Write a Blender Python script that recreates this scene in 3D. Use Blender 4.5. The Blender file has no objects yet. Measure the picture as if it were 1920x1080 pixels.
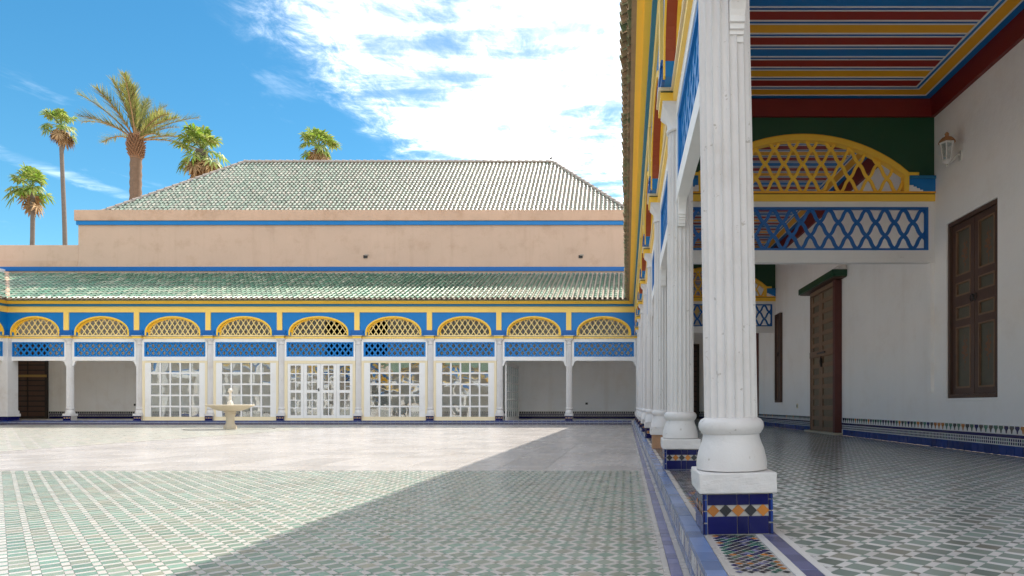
import bpy, bmesh, math, random
from mathutils import Vector, Matrix
R = math.radians
random.seed(7)
S = bpy.context.scene
COL = S.collection

# ------------------------------------------------------------------ camera
E = 0.77                                   # eye height above the courtyard paving
F = 1180.0                                 # focal length in pixels of a 1920 wide frame
cam = bpy.data.cameras.new('camera')
cam.sensor_width = 36.0
cam.lens = 36.0 * F / 1920.0
cam.shift_x = -(1175 - 960) / 1920.0
cam.shift_y = (762 - 540) / 1920.0
cam.clip_start = 0.05
cam.clip_end = 6000
cam_o = bpy.data.objects.new('camera', cam)
cam_o.location = (0, 0, E)
cam_o.rotation_euler = (R(90), 0, 0)
COL.objects.link(cam_o)
S.camera = cam_o

# ------------------------------------------------------------------ sky, sun, exposure
SUN_D = Vector((0.374, 0.71, 1.0)).normalized()      # towards the sun
SUN_EL = math.asin(SUN_D.z)
SUN_AZ = math.atan2(SUN_D.x, SUN_D.y)                # clockwise from +Y
w = bpy.data.worlds.new('World')
S.world = w
w.use_nodes = True
nt = w.node_tree
N, L = nt.nodes, nt.links
N.clear()
def nd(tree, t, **kw):
    n = tree.nodes.new(t)
    for k, v in kw.items():
        setattr(n, k, v)
    return n
out = nd(nt, 'ShaderNodeOutputWorld')
bg = nd(nt, 'ShaderNodeBackground')
bg.inputs['Strength'].default_value = 0.15
sky = nd(nt, 'ShaderNodeTexSky', sky_type='NISHITA', sun_disc=False)
sky.sun_elevation = SUN_EL
sky.sun_rotation = SUN_AZ
sky.altitude = 450
sky.air_density = 1.0
sky.dust_density = 0.25
sky.ozone_density = 3.0
hsv = nd(nt, 'ShaderNodeHueSaturation')
hsv.inputs['Saturation'].default_value = 1.3
hsv.inputs['Value'].default_value = 0.37
L.new(sky.outputs[0], hsv.inputs['Color'])
geo = nd(nt, 'ShaderNodeTexCoord')
sep = nd(nt, 'ShaderNodeSeparateXYZ')
L.new(geo.outputs['Generated'], sep.inputs[0])
def mth(tree, op, a, b=None, c=None, clamp=False):
    n = tree.nodes.new('ShaderNodeMath'); n.operation = op; n.use_clamp = clamp
    for i, v in enumerate((a, b, c)):
        if v is None: continue
        if isinstance(v, (int, float)): n.inputs[i].default_value = v
        else: tree.links.new(v, n.inputs[i])
    return n.outputs[0]
zc = mth(nt, 'MAXIMUM', sep.outputs['Z'], 0.06)
px = mth(nt, 'DIVIDE', sep.outputs['X'], zc)
py = mth(nt, 'DIVIDE', sep.outputs['Y'], zc)
def cloud_noise(sx, sy, det, rough, dist, off):
    c = nd(nt, 'ShaderNodeCombineXYZ')
    L.new(mth(nt, 'MULTIPLY', px, sx), c.inputs[0])
    L.new(mth(nt, 'MULTIPLY', py, sy), c.inputs[1])
    c.inputs[2].default_value = off
    n = nd(nt, 'ShaderNodeTexNoise')
    n.inputs['Scale'].default_value = 1.0
    n.inputs['Detail'].default_value = det
    n.inputs['Roughness'].default_value = rough
    n.inputs['Distortion'].default_value = dist
    L.new(c.outputs[0], n.inputs['Vector'])
    return n.outputs[0]
def smooth(v, a, b):
    n = nd(nt, 'ShaderNodeMapRange', interpolation_type='SMOOTHSTEP')
    L.new(v, n.inputs[0])
    n.inputs[1].default_value = a; n.inputs[2].default_value = b
    n.inputs[3].default_value = 0; n.inputs[4].default_value = 1
    return n.outputs[0]
big = cloud_noise(2.6, 1.9, 8, 0.62, 0.3, 11.4)          # soft patches
streak = cloud_noise(1.3, 6.5, 8, 0.6, 0.6, 8.2)        # ripples lying across the view
fine = cloud_noise(9.0, 7.0, 8, 0.72, 0.4, 1.7)         # torn edge
wob = cloud_noise(2.2, 0.8, 3, 0.5, 0.0, 5.0)
edge = mth(nt, 'ADD', px, mth(nt, 'MULTIPLY', mth(nt, 'SUBTRACT', fine, 0.5), 0.30))
edge = mth(nt, 'ADD', edge, mth(nt, 'MULTIPLY', mth(nt, 'SUBTRACT', wob, 0.5), 0.25))
bank = smooth(edge, -1.06, -0.72)
body = mth(nt, 'ADD', mth(nt, 'MULTIPLY', big, 0.66), mth(nt, 'MULTIPLY', streak, 0.22))
body = mth(nt, 'ADD', body, mth(nt, 'MULTIPLY', fine, 0.22))
body = smooth(body, 0.36, 0.70)
dens = mth(nt, 'MULTIPLY', bank, mth(nt, 'ADD', 0.38, mth(nt, 'MULTIPLY', body, 0.62)))
wisp_x = mth(nt, 'ADD', px, mth(nt, 'MULTIPLY', mth(nt, 'SUBTRACT', fine, 0.5), 0.22))
wisp_x = mth(nt, 'ADD', wisp_x, mth(nt, 'MULTIPLY', py, -0.19))
wisp = mth(nt, 'ABSOLUTE', mth(nt, 'ADD', wisp_x, 2.95))
wisp = mth(nt, 'SUBTRACT', 1.0, smooth(wisp, 0.0, 0.10))
wisp = mth(nt, 'MULTIPLY', wisp, smooth(streak, 0.30, 0.70))
small = mth(nt, 'MULTIPLY', smooth(cloud_noise(3.2, 2.4, 6, 0.65, 0.4, 14.3), 0.60, 0.80), 0.55)
dens = mth(nt, 'MULTIPLY', mth(nt, 'POWER', dens, 2.7), 0.92)
dens = mth(nt, 'MAXIMUM', dens, mth(nt, 'MULTIPLY', wisp, 0.13))
dens = mth(nt, 'MAXIMUM', dens, mth(nt, 'MULTIPLY', small, 0.12))
dens = mth(nt, 'MULTIPLY', dens, smooth(sep.outputs['Z'], 0.02, 0.16))
mix = nd(nt, 'ShaderNodeMix', data_type='RGBA')
L.new(dens, mix.inputs[0])
tint = nd(nt, 'ShaderNodeMix', data_type='RGBA', blend_type='MULTIPLY'); tint.inputs[0].default_value = 1.0
L.new(hsv.outputs[0], tint.inputs[6]); tint.inputs[7].default_value = (0.92, 1.06, 0.86, 1)
L.new(tint.outputs[2], mix.inputs[6])
ccol = nd(nt, 'ShaderNodeMix', data_type='RGBA')               # thin ripples of the cloud are greyer
L.new(smooth(mth(nt, 'ADD', mth(nt, 'MULTIPLY', streak, 0.6), mth(nt, 'MULTIPLY', fine, 0.4)), 0.40, 0.62), ccol.inputs[0])
ccol.inputs[6].default_value = (3.6, 3.65, 3.8, 1)
ccol.inputs[7].default_value = (9.2, 8.9, 8.4, 1)
L.new(ccol.outputs[2], mix.inputs[7])
L.new(mix.outputs[2], bg.inputs['Color'])
L.new(bg.outputs[0], out.inputs[0])

sun = bpy.data.lights.new('sun', 'SUN')
sun.energy = 2.0
sun.angle = R(0.5)
sun.color = (1.0, 0.93, 0.82)
sun_o = bpy.data.objects.new('sun', sun)
sun_o.rotation_euler = (-SUN_D).to_track_quat('-Z', 'Y').to_euler()
sun_o.location = (10, 20, 40)
COL.objects.link(sun_o)

S.view_settings.view_transform = 'Standard'
S.view_settings.look = 'None'
S.view_settings.gamma = 1.0
S.view_settings.use_curve_mapping = False
S.view_settings.exposure = 1.87
S.cycles.max_bounces = 9
S.cycles.diffuse_bounces = 7
S.cycles.glossy_bounces = 4
S.cycles.transparent_max_bounces = 8
S.cycles.caustics_reflective = False
S.cycles.caustics_refractive = False
S.cycles.sample_clamp_indirect = 6.0
S.cycles.use_denoising = True

# ------------------------------------------------------------------ materials
MATS = {}
def mat(name, col, rough=0.6, nscale=0.0, namt=0.0, bump=0.0, bscale=40.0, vary=0.0, col2=None, dirt=0.0,
        spec=0.5, streaks=0.0, chips=0.0, chipcol=(0.25, 0.2, 0.16)):
    m = bpy.data.materials.new(name)
    m.use_nodes = True
    t = m.node_tree
    b = t.nodes['Principled BSDF']
    b.inputs['Roughness'].default_value = rough
    b.inputs['Specular IOR Level'].default_value = spec
    pos = nd(t, 'ShaderNodeNewGeometry')
    rgb = nd(t, 'ShaderNodeRGB'); rgb.outputs[0].default_value = (*col, 1)
    cur = rgb.outputs[0]
    if vary > 0 or col2:
        oi = nd(t, 'ShaderNodeObjectInfo')
        r = mth(t, 'FRACT', mth(t, 'ADD', pos.outputs['Random Per Island'], oi.outputs['Random']))
        if col2:
            mx = nd(t, 'ShaderNodeMix', data_type='RGBA')
            r2 = mth(t, 'FRACT', mth(t, 'MULTIPLY', r, 7.31))
            L2 = t.links.new
            L2(mth(t, 'POWER', r2, 2.0), mx.inputs[0]); L2(cur, mx.inputs[6]); mx.inputs[7].default_value = (*col2, 1)
            cur = mx.outputs[2]
        if vary > 0:
            h = nd(t, 'ShaderNodeHueSaturation')
            t.links.new(mth(t, 'ADD', 1 - vary, mth(t, 'MULTIPLY', r, 2 * vary)), h.inputs['Value'])
            t.links.new(cur, h.inputs['Color'])
            cur = h.outputs[0]
    def noise(scale, detail=5, rough_=0.6, sc3=None):
        n = nd(t, 'ShaderNodeTexNoise')
        n.inputs['Scale'].default_value = scale
        n.inputs['Detail'].default_value = detail
        n.inputs['Roughness'].default_value = rough_
        if sc3:
            mp = nd(t, 'ShaderNodeMapping'); mp.inputs['Scale'].default_value = sc3
            t.links.new(pos.outputs['Position'], mp.inputs[0]); t.links.new(mp.outputs[0], n.inputs['Vector'])
        else:
            t.links.new(pos.outputs['Position'], n.inputs['Vector'])
        return n.outputs[0]
    def darken(fac, c):
        nonlocal cur
        mx = nd(t, 'ShaderNodeMix', data_type='RGBA', blend_type='MULTIPLY')
        t.links.new(fac, mx.inputs[0]); t.links.new(cur, mx.inputs[6]); mx.inputs[7].default_value = (*c, 1)
        cur = mx.outputs[2]
    if namt > 0:
        h = nd(t, 'ShaderNodeHueSaturation')
        n = noise(nscale)
        t.links.new(mth(t, 'ADD', 1 - namt, mth(t, 'MULTIPLY', n, 2 * namt)), h.inputs['Value'])
        t.links.new(cur, h.inputs['Color'])
        cur = h.outputs[0]
    def ramp(v, a, b_):
        n = nd(t, 'ShaderNodeMapRange', interpolation_type='SMOOTHSTEP')
        t.links.new(v, n.inputs[0]); n.inputs[1].default_value = a; n.inputs[2].default_value = b_
        return n.outputs[0]
    if dirt > 0:
        d = ramp(noise(1.3, 8, 0.7), 0.48, 0.75)
        darken(mth(t, 'MULTIPLY', d, dirt), (0.72, 0.64, 0.55))
    if streaks > 0:
        d = ramp(noise(1.0, 7, 0.65, (2.5, 2.5, 0.22)), 0.5, 0.75)
        darken(mth(t, 'MULTIPLY', d, streaks), (0.66, 0.58, 0.5))
    if chips > 0:
        d = ramp(noise(18, 6, 0.7), 0.70 - chips * 0.1, 0.73 - chips * 0.1)
        mx = nd(t, 'ShaderNodeMix', data_type='RGBA')
        t.links.new(d, mx.inputs[0]); t.links.new(cur, mx.inputs[6]); mx.inputs[7].default_value = (*chipcol, 1)
        cur = mx.outputs[2]
    t.links.new(cur, b.inputs['Base Color'])
    if bump > 0:
        bp = nd(t, 'ShaderNodeBump')
        bp.inputs['Strength'].default_value = bump
        bp.inputs['Distance'].default_value = 0.01
        t.links.new(noise(bscale, 6, 0.65), bp.inputs['Height'])
        t.links.new(bp.outputs[0], b.inputs['Normal'])
    # slightly uneven gloss
    if rough < 0.5:
        t.links.new(mth(t, 'ADD', rough * 0.7, mth(t, 'MULTIPLY', noise(3.0, 6, 0.7), rough * 0.6)), b.inputs['Roughness'])
    MATS[name] = m
    return m

mat('white_paint', (0.80, 0.785, 0.77), 0.55, 3.0, 0.05, 0.25, 30, dirt=0.25, chips=0.35, chipcol=(0.42, 0.38, 0.34))
mat('white_column', (0.68, 0.66, 0.65), 0.5, 4.0, 0.07, 0.45, 25, dirt=0.45, streaks=0.45, chips=0.62, chipcol=(0.47, 0.44, 0.41))
mat('white_wall', (0.90, 0.88, 0.86), 0.75, 0.9, 0.05, 0.6, 11, dirt=0.2, streaks=0.10)
mat('inner_wall', (0.86, 0.84, 0.83), 0.75, 1.2, 0.06, 0.4, 14, dirt=0.25, streaks=0.2)
mat('pink_plaster', (0.60, 0.405, 0.305), 0.85, 0.5, 0.10, 0.5, 9, dirt=0.45, streaks=0.22)
mat('pink_ledge', (0.60, 0.385, 0.275), 0.85, 0.9, 0.18, 0.6, 9, dirt=0.6, streaks=0.2)
mat('blue_paint', (0.0, 0.175, 0.50), 0.45, 2.0, 0.10, 0.2, 40, dirt=0.2)
mat('deep_blue', (0.0, 0.11, 0.38), 0.45, 2.0, 0.12, 0.2, 40)
mat('teal_paint', (0.01, 0.16, 0.33), 0.5, 2.0, 0.10)
mat('yellow_paint', (0.92, 0.57, 0.055), 0.5, 2.0, 0.07, 0.2, 40, dirt=0.2)
mat('pale_yellow', (0.92, 0.61, 0.14), 0.5, 2.0, 0.07, 0.2, 40, dirt=0.2)
mat('cream_paint', (0.80, 0.68, 0.46), 0.5, 2.0, 0.05)
mat('ochre_paint', (0.88, 0.42, 0.02), 0.45, 3.0, 0.10, 0.2, 40)
mat('maroon', (0.17, 0.010, 0.008), 0.5, 3.0, 0.15, 0.2, 40)
mat('lattice_cream', (0.88, 0.66, 0.25), 0.5, 2.0, 0.08, 0.2, 40)
mat('red_paint', (0.33, 0.022, 0.016), 0.45, 3.0, 0.12, 0.2, 40)
mat('rust_red', (0.30, 0.055, 0.018), 0.5, 3.0, 0.15, 0.2, 40)
mat('green_paint', (0.010, 0.065, 0.028), 0.4, 2.0, 0.15, 0.2, 40)
mat('dark_line', (0.02, 0.04, 0.03), 0.5)
mat('roof_green', (0.045, 0.155, 0.095), 0.34, 5.0, 0.18, 0.2, 60, vary=0.35, col2=(0.26, 0.28, 0.21), dirt=0.4)
mat('roof_pale', (0.185, 0.255, 0.20), 0.38, 5.0, 0.15, 0.2, 60, vary=0.30, col2=(0.36, 0.33, 0.28), dirt=0.35)
mat('roof_mortar', (0.42, 0.34, 0.275), 0.85, 4.0, 0.2, 0.5, 30, dirt=0.4)
mat('clay', (0.40, 0.27, 0.17), 0.75, 6.0, 0.25, 0.4, 30, vary=0.25, col2=(0.16, 0.24, 0.12), dirt=0.4)
mat('ridge_clay', (0.36, 0.30, 0.26), 0.8, 6.0, 0.2, 0.4, 30, dirt=0.4)
mat('tile_green', (0.15, 0.245, 0.195), 0.24, 1.2, 0.14, 0.10, 30, vary=0.20, col2=(0.23, 0.235, 0.185), dirt=0.45)
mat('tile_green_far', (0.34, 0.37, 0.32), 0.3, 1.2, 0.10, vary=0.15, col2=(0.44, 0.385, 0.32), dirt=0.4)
mat('tile_green_lifted', (0.25, 0.315, 0.275), 0.22, 1.2, 0.18, 0.10, 30, vary=0.26, col2=(0.27, 0.265, 0.22), dirt=0.4)  # gallery green, lightened over the court's to bounce light in the shade
mat('tile_white', (0.44, 0.415, 0.39), 0.28, 1.5, 0.07, 0.1, 30, vary=0.08, dirt=0.35)
mat('tile_white_lifted', (0.72, 0.70, 0.68), 0.24, 1.5, 0.12, 0.1, 30, vary=0.12, dirt=0.4)  # gallery white, lightened to lift the shade; court white is kept darker for sun
mat('grout', (0.46, 0.43, 0.40), 0.8, 4.0, 0.15, dirt=0.3)
mat('grout_dark', (0.30, 0.29, 0.28), 0.8, 4.0, 0.15)
mat('marble', (0.40, 0.375, 0.36), 0.26, 0.8, 0.12, 0.15, 20, vary=0.11, dirt=0.4)
mat('tile_navy', (0.005, 0.006, 0.075), 0.14, 5.0, 0.2, 0.06, 30, vary=0.25, spec=0.22)
mat('tile_blue', (0.014, 0.045, 0.21), 0.16, 5.0, 0.2, 0.06, 30, vary=0.25, spec=0.25)
mat('tile_worn_blue', (0.115, 0.18, 0.35), 0.25, 4.0, 0.25, 0.1, 30, vary=0.25, dirt=0.4)
mat('tile_purple', (0.135, 0.14, 0.26), 0.25, 4.0, 0.2, 0.1, 30, vary=0.22, dirt=0.3)
mat('tile_orange', (0.42, 0.15, 0.02), 0.2, 5.0, 0.2, 0.06, 30, vary=0.2)
mat('tile_black', (0.018, 0.018, 0.022), 0.15, 5.0, 0.2, 0.06, 30, vary=0.3)
mat('tile_darkgreen', (0.03, 0.12, 0.08), 0.2, 5.0, 0.2, 0.06, 30, vary=0.3)
mat('brick_bare', (0.42, 0.24, 0.14), 0.9, 14.0, 0.3, 0.8, 40, dirt=0.5)
mat('wood_dark', (0.085, 0.042, 0.028), 0.5, 6.0, 0.25, 0.3, 60)
mat('wood_panel', (0.10, 0.09, 0.062), 0.5, 6.0, 0.25, 0.3, 60)
mat('wood_trim', (0.20, 0.115, 0.065), 0.5, 6.0, 0.25, 0.3, 60)
mat('wood_door', (0.22, 0.135, 0.08), 0.6, 6.0, 0.3, 0.4, 60)
mat('wood_slat', (0.16, 0.125, 0.08), 0.6, 6.0, 0.3, 0.4, 60, vary=0.2)
mat('wood_red', (0.10, 0.022, 0.016), 0.55, 6.0, 0.25)
mat('wood_black', (0.028, 0.02, 0.017), 0.6, 6.0, 0.3)
mat('motif', (0.19, 0.09, 0.045), 0.6, 20, 0.3)
mat('iron', (0.03, 0.025, 0.022), 0.45)
mat('brass', (0.35, 0.22, 0.06), 0.45)
mat('stone', (0.56, 0.48, 0.36), 0.7, 5.0, 0.12, 0.5, 25, dirt=0.35)
mat('stone_pale', (0.6, 0.55, 0.47), 0.6, 5.0, 0.08, 0.4, 25)
mat('sand', (0.42, 0.33, 0.25), 0.95, 0.3, 0.2)
mat('painted_dark', (0.02, 0.018, 0.016), 0.9)  # near-black that stands in for unlit depth in openings
mat('lantern_metal', (0.70, 0.68, 0.64), 0.4, 10, 0.15, chips=0.8, chipcol=(0.35, 0.15, 0.05))
mat('lantern_rust', (0.42, 0.20, 0.08), 0.6, 12, 0.3)
mat('palm_trunk', (0.20, 0.13, 0.09), 0.95, 5.0, 0.3, 0.8, 20)
mat('palm_boot', (0.28, 0.15, 0.085), 0.95, 7.0, 0.35, 0.8, 20)
mat('palm_thin', (0.17, 0.14, 0.12), 0.95, 5.0, 0.3, 0.6, 20)
mat('palm_dead', (0.36, 0.23, 0.12), 0.9, 6.0, 0.3, vary=0.3)
def leafmat(name, c, c2):
    m = mat(name, c, 0.5, 2.0, 0.15, vary=0.35, col2=c2)
    t = m.node_tree
    b = t.nodes['Principled BSDF']
    src = b.inputs['Base Color'].links[0].from_socket
    tr = nd(t, 'ShaderNodeBsdfTranslucent')
    h = nd(t, 'ShaderNodeHueSaturation'); h.inputs['Value'].default_value = 1.5; h.inputs['Saturation'].default_value = 1.1
    t.links.new(src, h.inputs['Color']); t.links.new(h.outputs[0], tr.inputs['Color'])
    ms = nd(t, 'ShaderNodeMixShader'); ms.inputs[0].default_value = 0.35
    o = t.nodes['Material Output']
    t.links.new(b.outputs[0], ms.inputs[1]); t.links.new(tr.outputs[0], ms.inputs[2])
    t.links.new(ms.outputs[0], o.inputs['Surface'])
leafmat('frond_date', (0.17, 0.195, 0.055), (0.30, 0.26, 0.11))
leafmat('frond_fan', (0.17, 0.26, 0.045), (0.38, 0.38, 0.14))
# window glass: thin pane, part mirror, part clear, slightly wavy old glass
gm = bpy.data.materials.new('pane_glass'); gm.use_nodes = True
t = gm.node_tree; t.nodes.clear()
o = nd(t, 'ShaderNodeOutputMaterial'); gl = nd(t, 'ShaderNodeBsdfGlossy'); gl.inputs['Roughness'].default_value = 0.015
gl.inputs['Color'].default_value = (0.92, 0.95, 0.96, 1)
tp = nd(t, 'ShaderNodeBsdfTransparent'); tp.inputs['Color'].default_value = (0.86, 0.9, 0.89, 1)
ms = nd(t, 'ShaderNodeMixShader'); ms.inputs[0].default_value = 0.24
g2 = nd(t, 'ShaderNodeNewGeometry'); nz = nd(t, 'ShaderNodeTexNoise'); nz.inputs['Scale'].default_value = 1.7; nz.inputs['Detail'].default_value = 1.5
bp = nd(t, 'ShaderNodeBump'); bp.inputs['Strength'].default_value = 0.14; bp.inputs['Distance'].default_value = 0.03
t.links.new(g2.outputs['Position'], nz.inputs['Vector']); t.links.new(nz.outputs[0], bp.inputs['Height'])
t.links.new(bp.outputs[0], gl.inputs['Normal'])
t.links.new(tp.outputs[0], ms.inputs[1]); t.links.new(gl.outputs[0], ms.inputs[2]); t.links.new(ms.outputs[0], o.inputs[0])
MATS['pane_glass'] = gm

# ------------------------------------------------------------------ mesh helpers
class MB:
    """collects shapes in world coordinates; build() links them as one mesh object"""
    def __init__(s):
        s.v = []; s.f = []; s.m = []; s.names = []
    def mi(s, name):
        if name not in s.names: s.names.append(name)
        return s.names.index(name)
    def poly(s, pts, m):
        i = len(s.v); s.v.extend(pts); s.f.append(tuple(range(i, i + len(pts)))); s.m.append(s.mi(m))
    def hexa(s, p, m, skip=()):
        i = len(s.v); s.v.extend(p); k = s.mi(m)
        for n, q in enumerate(((0, 3, 2, 1), (4, 5, 6, 7), (0, 1, 5, 4), (1, 2, 6, 5), (2, 3, 7, 6), (3, 0, 4, 7))):
            if n in skip: continue
            s.f.append(tuple(i + j for j in q)); s.m.append(k)
    def box(s, x0, x1, y0, y1, z0, z1, m):
        s.hexa([(x0, y0, z0), (x1, y0, z0), (x1, y1, z0), (x0, y1, z0), (x0, y0, z1), (x1, y0, z1), (x1, y1, z1), (x0, y1, z1)], m)
    def mbox(s, P, a0, a1, b0, b1, d0, d1, m):
        s.hexa([P(a0, b0, d0), P(a1, b0, d0), P(a1, b0, d1), P(a0, b0, d1), P(a0, b1, d0), P(a1, b1, d0), P(a1, b1, d1), P(a0, b1, d1)], m)
    def prism(s, P, pts, d0, d1, m):
        n = len(pts); i = len(s.v); k = s.mi(m)
        s.v.extend(P(a, b, d0) for a, b in pts); s.v.extend(P(a, b, d1) for a, b in pts)
        s.f.append(tuple(i + j for j in range(n))); s.m.append(k)
        s.f.append(tuple(i + n + j for j in reversed(range(n)))); s.m.append(k)
        for j in range(n):
            q = (j + 1) % n
            s.f.append((i + j, i + n + j, i + n + q, i + q)); s.m.append(k)
    def lathe(s, c, prof, seg, m, flute=0, famp=0.0, phase=0.0, square=None):
        i = len(s.v); k = s.mi(m)
        for r, z in prof:
            for j in range(seg):
                a = 2 * math.pi * j / seg + phase
                rr = r
                if flute: rr = r * (1 - famp * abs(math.sin(a * flute / 2)) ** 0.7)
                s.v.append((c[0] + rr * math.cos(a), c[1] + rr * math.sin(a), c[2] + z))
        for q in range(len(prof) - 1):
            for j in range(seg):
                j2 = (j + 1) % seg
                s.f.append((i + q * seg + j, i + q * seg + j2, i + (q + 1) * seg + j2, i + (q + 1) * seg + j)); s.m.append(k)
        s.f.append(tuple(i + j for j in reversed(range(seg)))); s.m.append(k)
        e = i + (len(prof) - 1) * seg
        s.f.append(tuple(e + j for j in range(seg))); s.m.append(k)
    def tube(s, pts, rad, seg, m):
        i = len(s.v); k = s.mi(m); n = len(pts)
        pts = [Vector(p) for p in pts]
        for q, p in enumerate(pts):
            d = (pts[min(q + 1, n - 1)] - pts[max(q - 1, 0)]).normalized()
            u = d.cross(Vector((0, 0, 1)) if abs(d.z) < 0.9 else Vector((1, 0, 0))).normalized(); v = d.cross(u)
            r = rad[q] if isinstance(rad, (list, tuple)) else rad
            for j in range(seg):
                a = 2 * math.pi * j / seg
                s.v.append(tuple(p + u * (r * math.cos(a)) + v * (r * math.sin(a))))
        for q in range(n - 1):
            for j in range(seg):
                j2 = (j + 1) % seg
                s.f.append((i + q * seg + j, i + q * seg + j2, i + (q + 1) * seg + j2, i + (q + 1) * seg + j)); s.m.append(k)
        s.f.append(tuple(i + j for j in range(seg))); s.m.append(k)
        s.f.append(tuple(i + (n - 1) * seg + j for j in range(seg))); s.m.append(k)
    def mesh(s, name, org=(0, 0, 0), smooth=False, recalc=True, bevel=0.0):
        me = bpy.data.meshes.new(name)
        ox, oy, oz = org
        me.from_pydata([(x - ox, y - oy, z - oz) for x, y, z in s.v], [], s.f)
        for n in s.names: me.materials.append(MATS[n])
        me.polygons.foreach_set('material_index', s.m)
        if recalc or bevel:
            bm = bmesh.new(); bm.from_mesh(me)
            if bevel:
                bmesh.ops.remove_doubles(bm, verts=bm.verts, dist=1e-5)
                es = [e for e in bm.edges if len(e.link_faces) == 2 and e.calc_face_angle(0) > 0.6]
                bmesh.ops.bevel(bm, geom=es, offset=bevel, segments=2, affect='EDGES', profile=0.6)
            bmesh.ops.recalc_face_normals(bm, faces=bm.faces)
            bm.to_mesh(me); bm.free()
        if smooth:
            me.polygons.foreach_set('use_smooth', [True] * len(me.polygons))
            try: me.set_sharp_from_angle(angle=R(smooth if smooth is not True else 40))
            except Exception: pass
        me.update()
        return me
    def build(s, name, parent=None, org=(0, 0, 0), smooth=False, kind=None, recalc=True, bevel=0.0, loc=None):
        me = s.mesh(name, org, smooth, recalc, bevel)
        o = bpy.data.objects.new(name, me)
        COL.objects.link(o)
        o.parent = parent
        if parent is None: o.location = org
        if loc: o.location = loc
        if kind: o['kind'] = kind
        return o
def tag(o, label, cat, group=None):
    o['label'] = label; o['category'] = cat; o['kind'] = 'thing'
    if group: o['group'] = group
    return o
def thing(name, label, cat, loc=(0, 0, 0), group=None):
    o = bpy.data.objects.new(name, None); COL.objects.link(o); o['kind'] = 'thing'
    o.location = loc; o.empty_display_size = 0.2
    return tag(o, label, cat, group)
def put(name, me, parent, loc, rot=None, label=None):
    o = bpy.data.objects.new(name, me); COL.objects.link(o); o.parent = parent; o.location = loc
    if rot: o.rotation_euler = rot
    if label: o['label'] = label
    return o

# plane mappings: a runs along a front, b is height, d sticks out towards the viewer's court
KX, KY = 0.525, 27.03              # column lines of the right and the far gallery
LX = -26.6                         # column line of the left gallery
FL = 0.166                         # gallery floor height
P_far = lambda a, b, d: (a, KY - d, b)
P_right = lambda a, b, d: (KX - d, a, b)
P_left = lambda a, b, d: (LX + d, a, b)
def wall_x(y): return 4.93 - 0.03 * y
P_wall = lambda a, b, d: (wall_x(a) - d, a, b)

def lattice(mb, P, inside, a0, a1, b0, b1, cw, ch, bw, d0, d1, m, wavy=0.0, steps=6):
    """two families of crossing bars, the second 3 mm behind the first"""
    half = ch / 2
    for fam in (1, -1):
        e0, e1 = (d0, d1 - 0.003) if fam == 1 else (d0 + 0.003, d1)
        n = int((a1 - a0 + (b1 - b0) * cw / ch) / cw) + 2
        for q in range(-n, n + 1):
            base = (a0 + a1) / 2 + q * cw + (0 if fam == 1 else 0)
            nb = int((b1 - b0) / (half / steps)) + 1
            prev = None
            for r in range(nb + 1):
                bb = b0 + (b1 - b0) * r / nb
                tau = (bb - b0) / half
                a = base + fam * (bb - b0) * cw / ch + fam * wavy * math.sin(2 * math.pi * tau)
                wd = bw * (1 + (0.4 * abs(math.cos(math.pi * tau)) ** 4 if wavy else 0)) * 0.5 * math.hypot(1, cw / ch)
                if prev and inside((a + prev[0]) / 2, (bb + prev[1]) / 2):
                    A, B = prev, (a, bb, wd)
                    mb.hexa([P(A[0] - A[2], A[1], e0), P(A[0] + A[2], A[1], e0), P(A[0] + A[2], A[1], e1), P(A[0] - A[2], A[1], e1),
                             P(B[0] - B[2], B[1], e0), P(B[0] + B[2], B[1], e0), P(B[0] + B[2], B[1], e1), P(B[0] - B[2], B[1], e1)], m, skip=(0, 1))
                prev = (a, bb, wd)
def arch_curve(c, hw, z0, zs, zc, n=22, power=2.0):
    """points of an arch from left springing to right; legs z0..zs then curve to crown zc"""
    pts = [(c - hw, z0)]
    for i in range(n + 1):
        t_ = -1 + 2 * i / n
        x = math.sin(t_ * math.pi / 2)
        pts.append((c + hw * x, zs + (zc - zs) * max(0.0, 1 - abs(x) ** power) ** (1 / power)))
    pts.append((c + hw, z0))
    return pts
def seg_curve(c, hw, z0, zs, zc, n=22):
    r = zc - zs; Rr = (hw * hw + r * r) / (2 * r)
    pts = [(c - hw, z0)]
    for i in range(n + 1):
        x = -hw + 2 * hw * i / n
        pts.append((c + x, zs + math.sqrt(Rr * Rr - x * x) - (Rr - r)))
    pts.append((c + hw, z0))
    return pts
def arch_height(curve, a):
    for (x0, z0), (x1, z1) in zip(curve[1:-2], curve[2:-1]):
        if x0 <= a <= x1 and x1 > x0:
            return z0 + (z1 - z0) * (a - x0) / (x1 - x0)
    return -1e9
def spandrel(mb, P, a0, a1, b0, b1, curve, d0, d1, mf, mi):
    """wall panel a0..a1, b0..b1 with the arch cut out; reveal in mi"""
    L_, R_ = curve[0][0], curve[-1][0]
    mb.mbox(P, a0, L_, b0, b1, d0, d1, mf)
    mb.mbox(P, R_, a1, b0, b1, d0, d1, mf)
    c = curve[1:-1]
    for (x0, z0), (x1, z1) in zip(c[:-1], c[1:]):
        if x1 - x0 < 1e-6: continue
        for d in (d0, d1):
            mb.poly([P(x0, z0, d), P(x1, z1, d), P(x1, b1, d), P(x0, b1, d)], mf)
        mb.poly([P(x0, z0, d0), P(x1, z1, d0), P(x1, z1, d1), P(x0, z0, d1)], mi)
        mb.poly([P(x0, b1, d0), P(x1, b1, d0), P(x1, b1, d1), P(x0, b1, d1)], mf)
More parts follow.
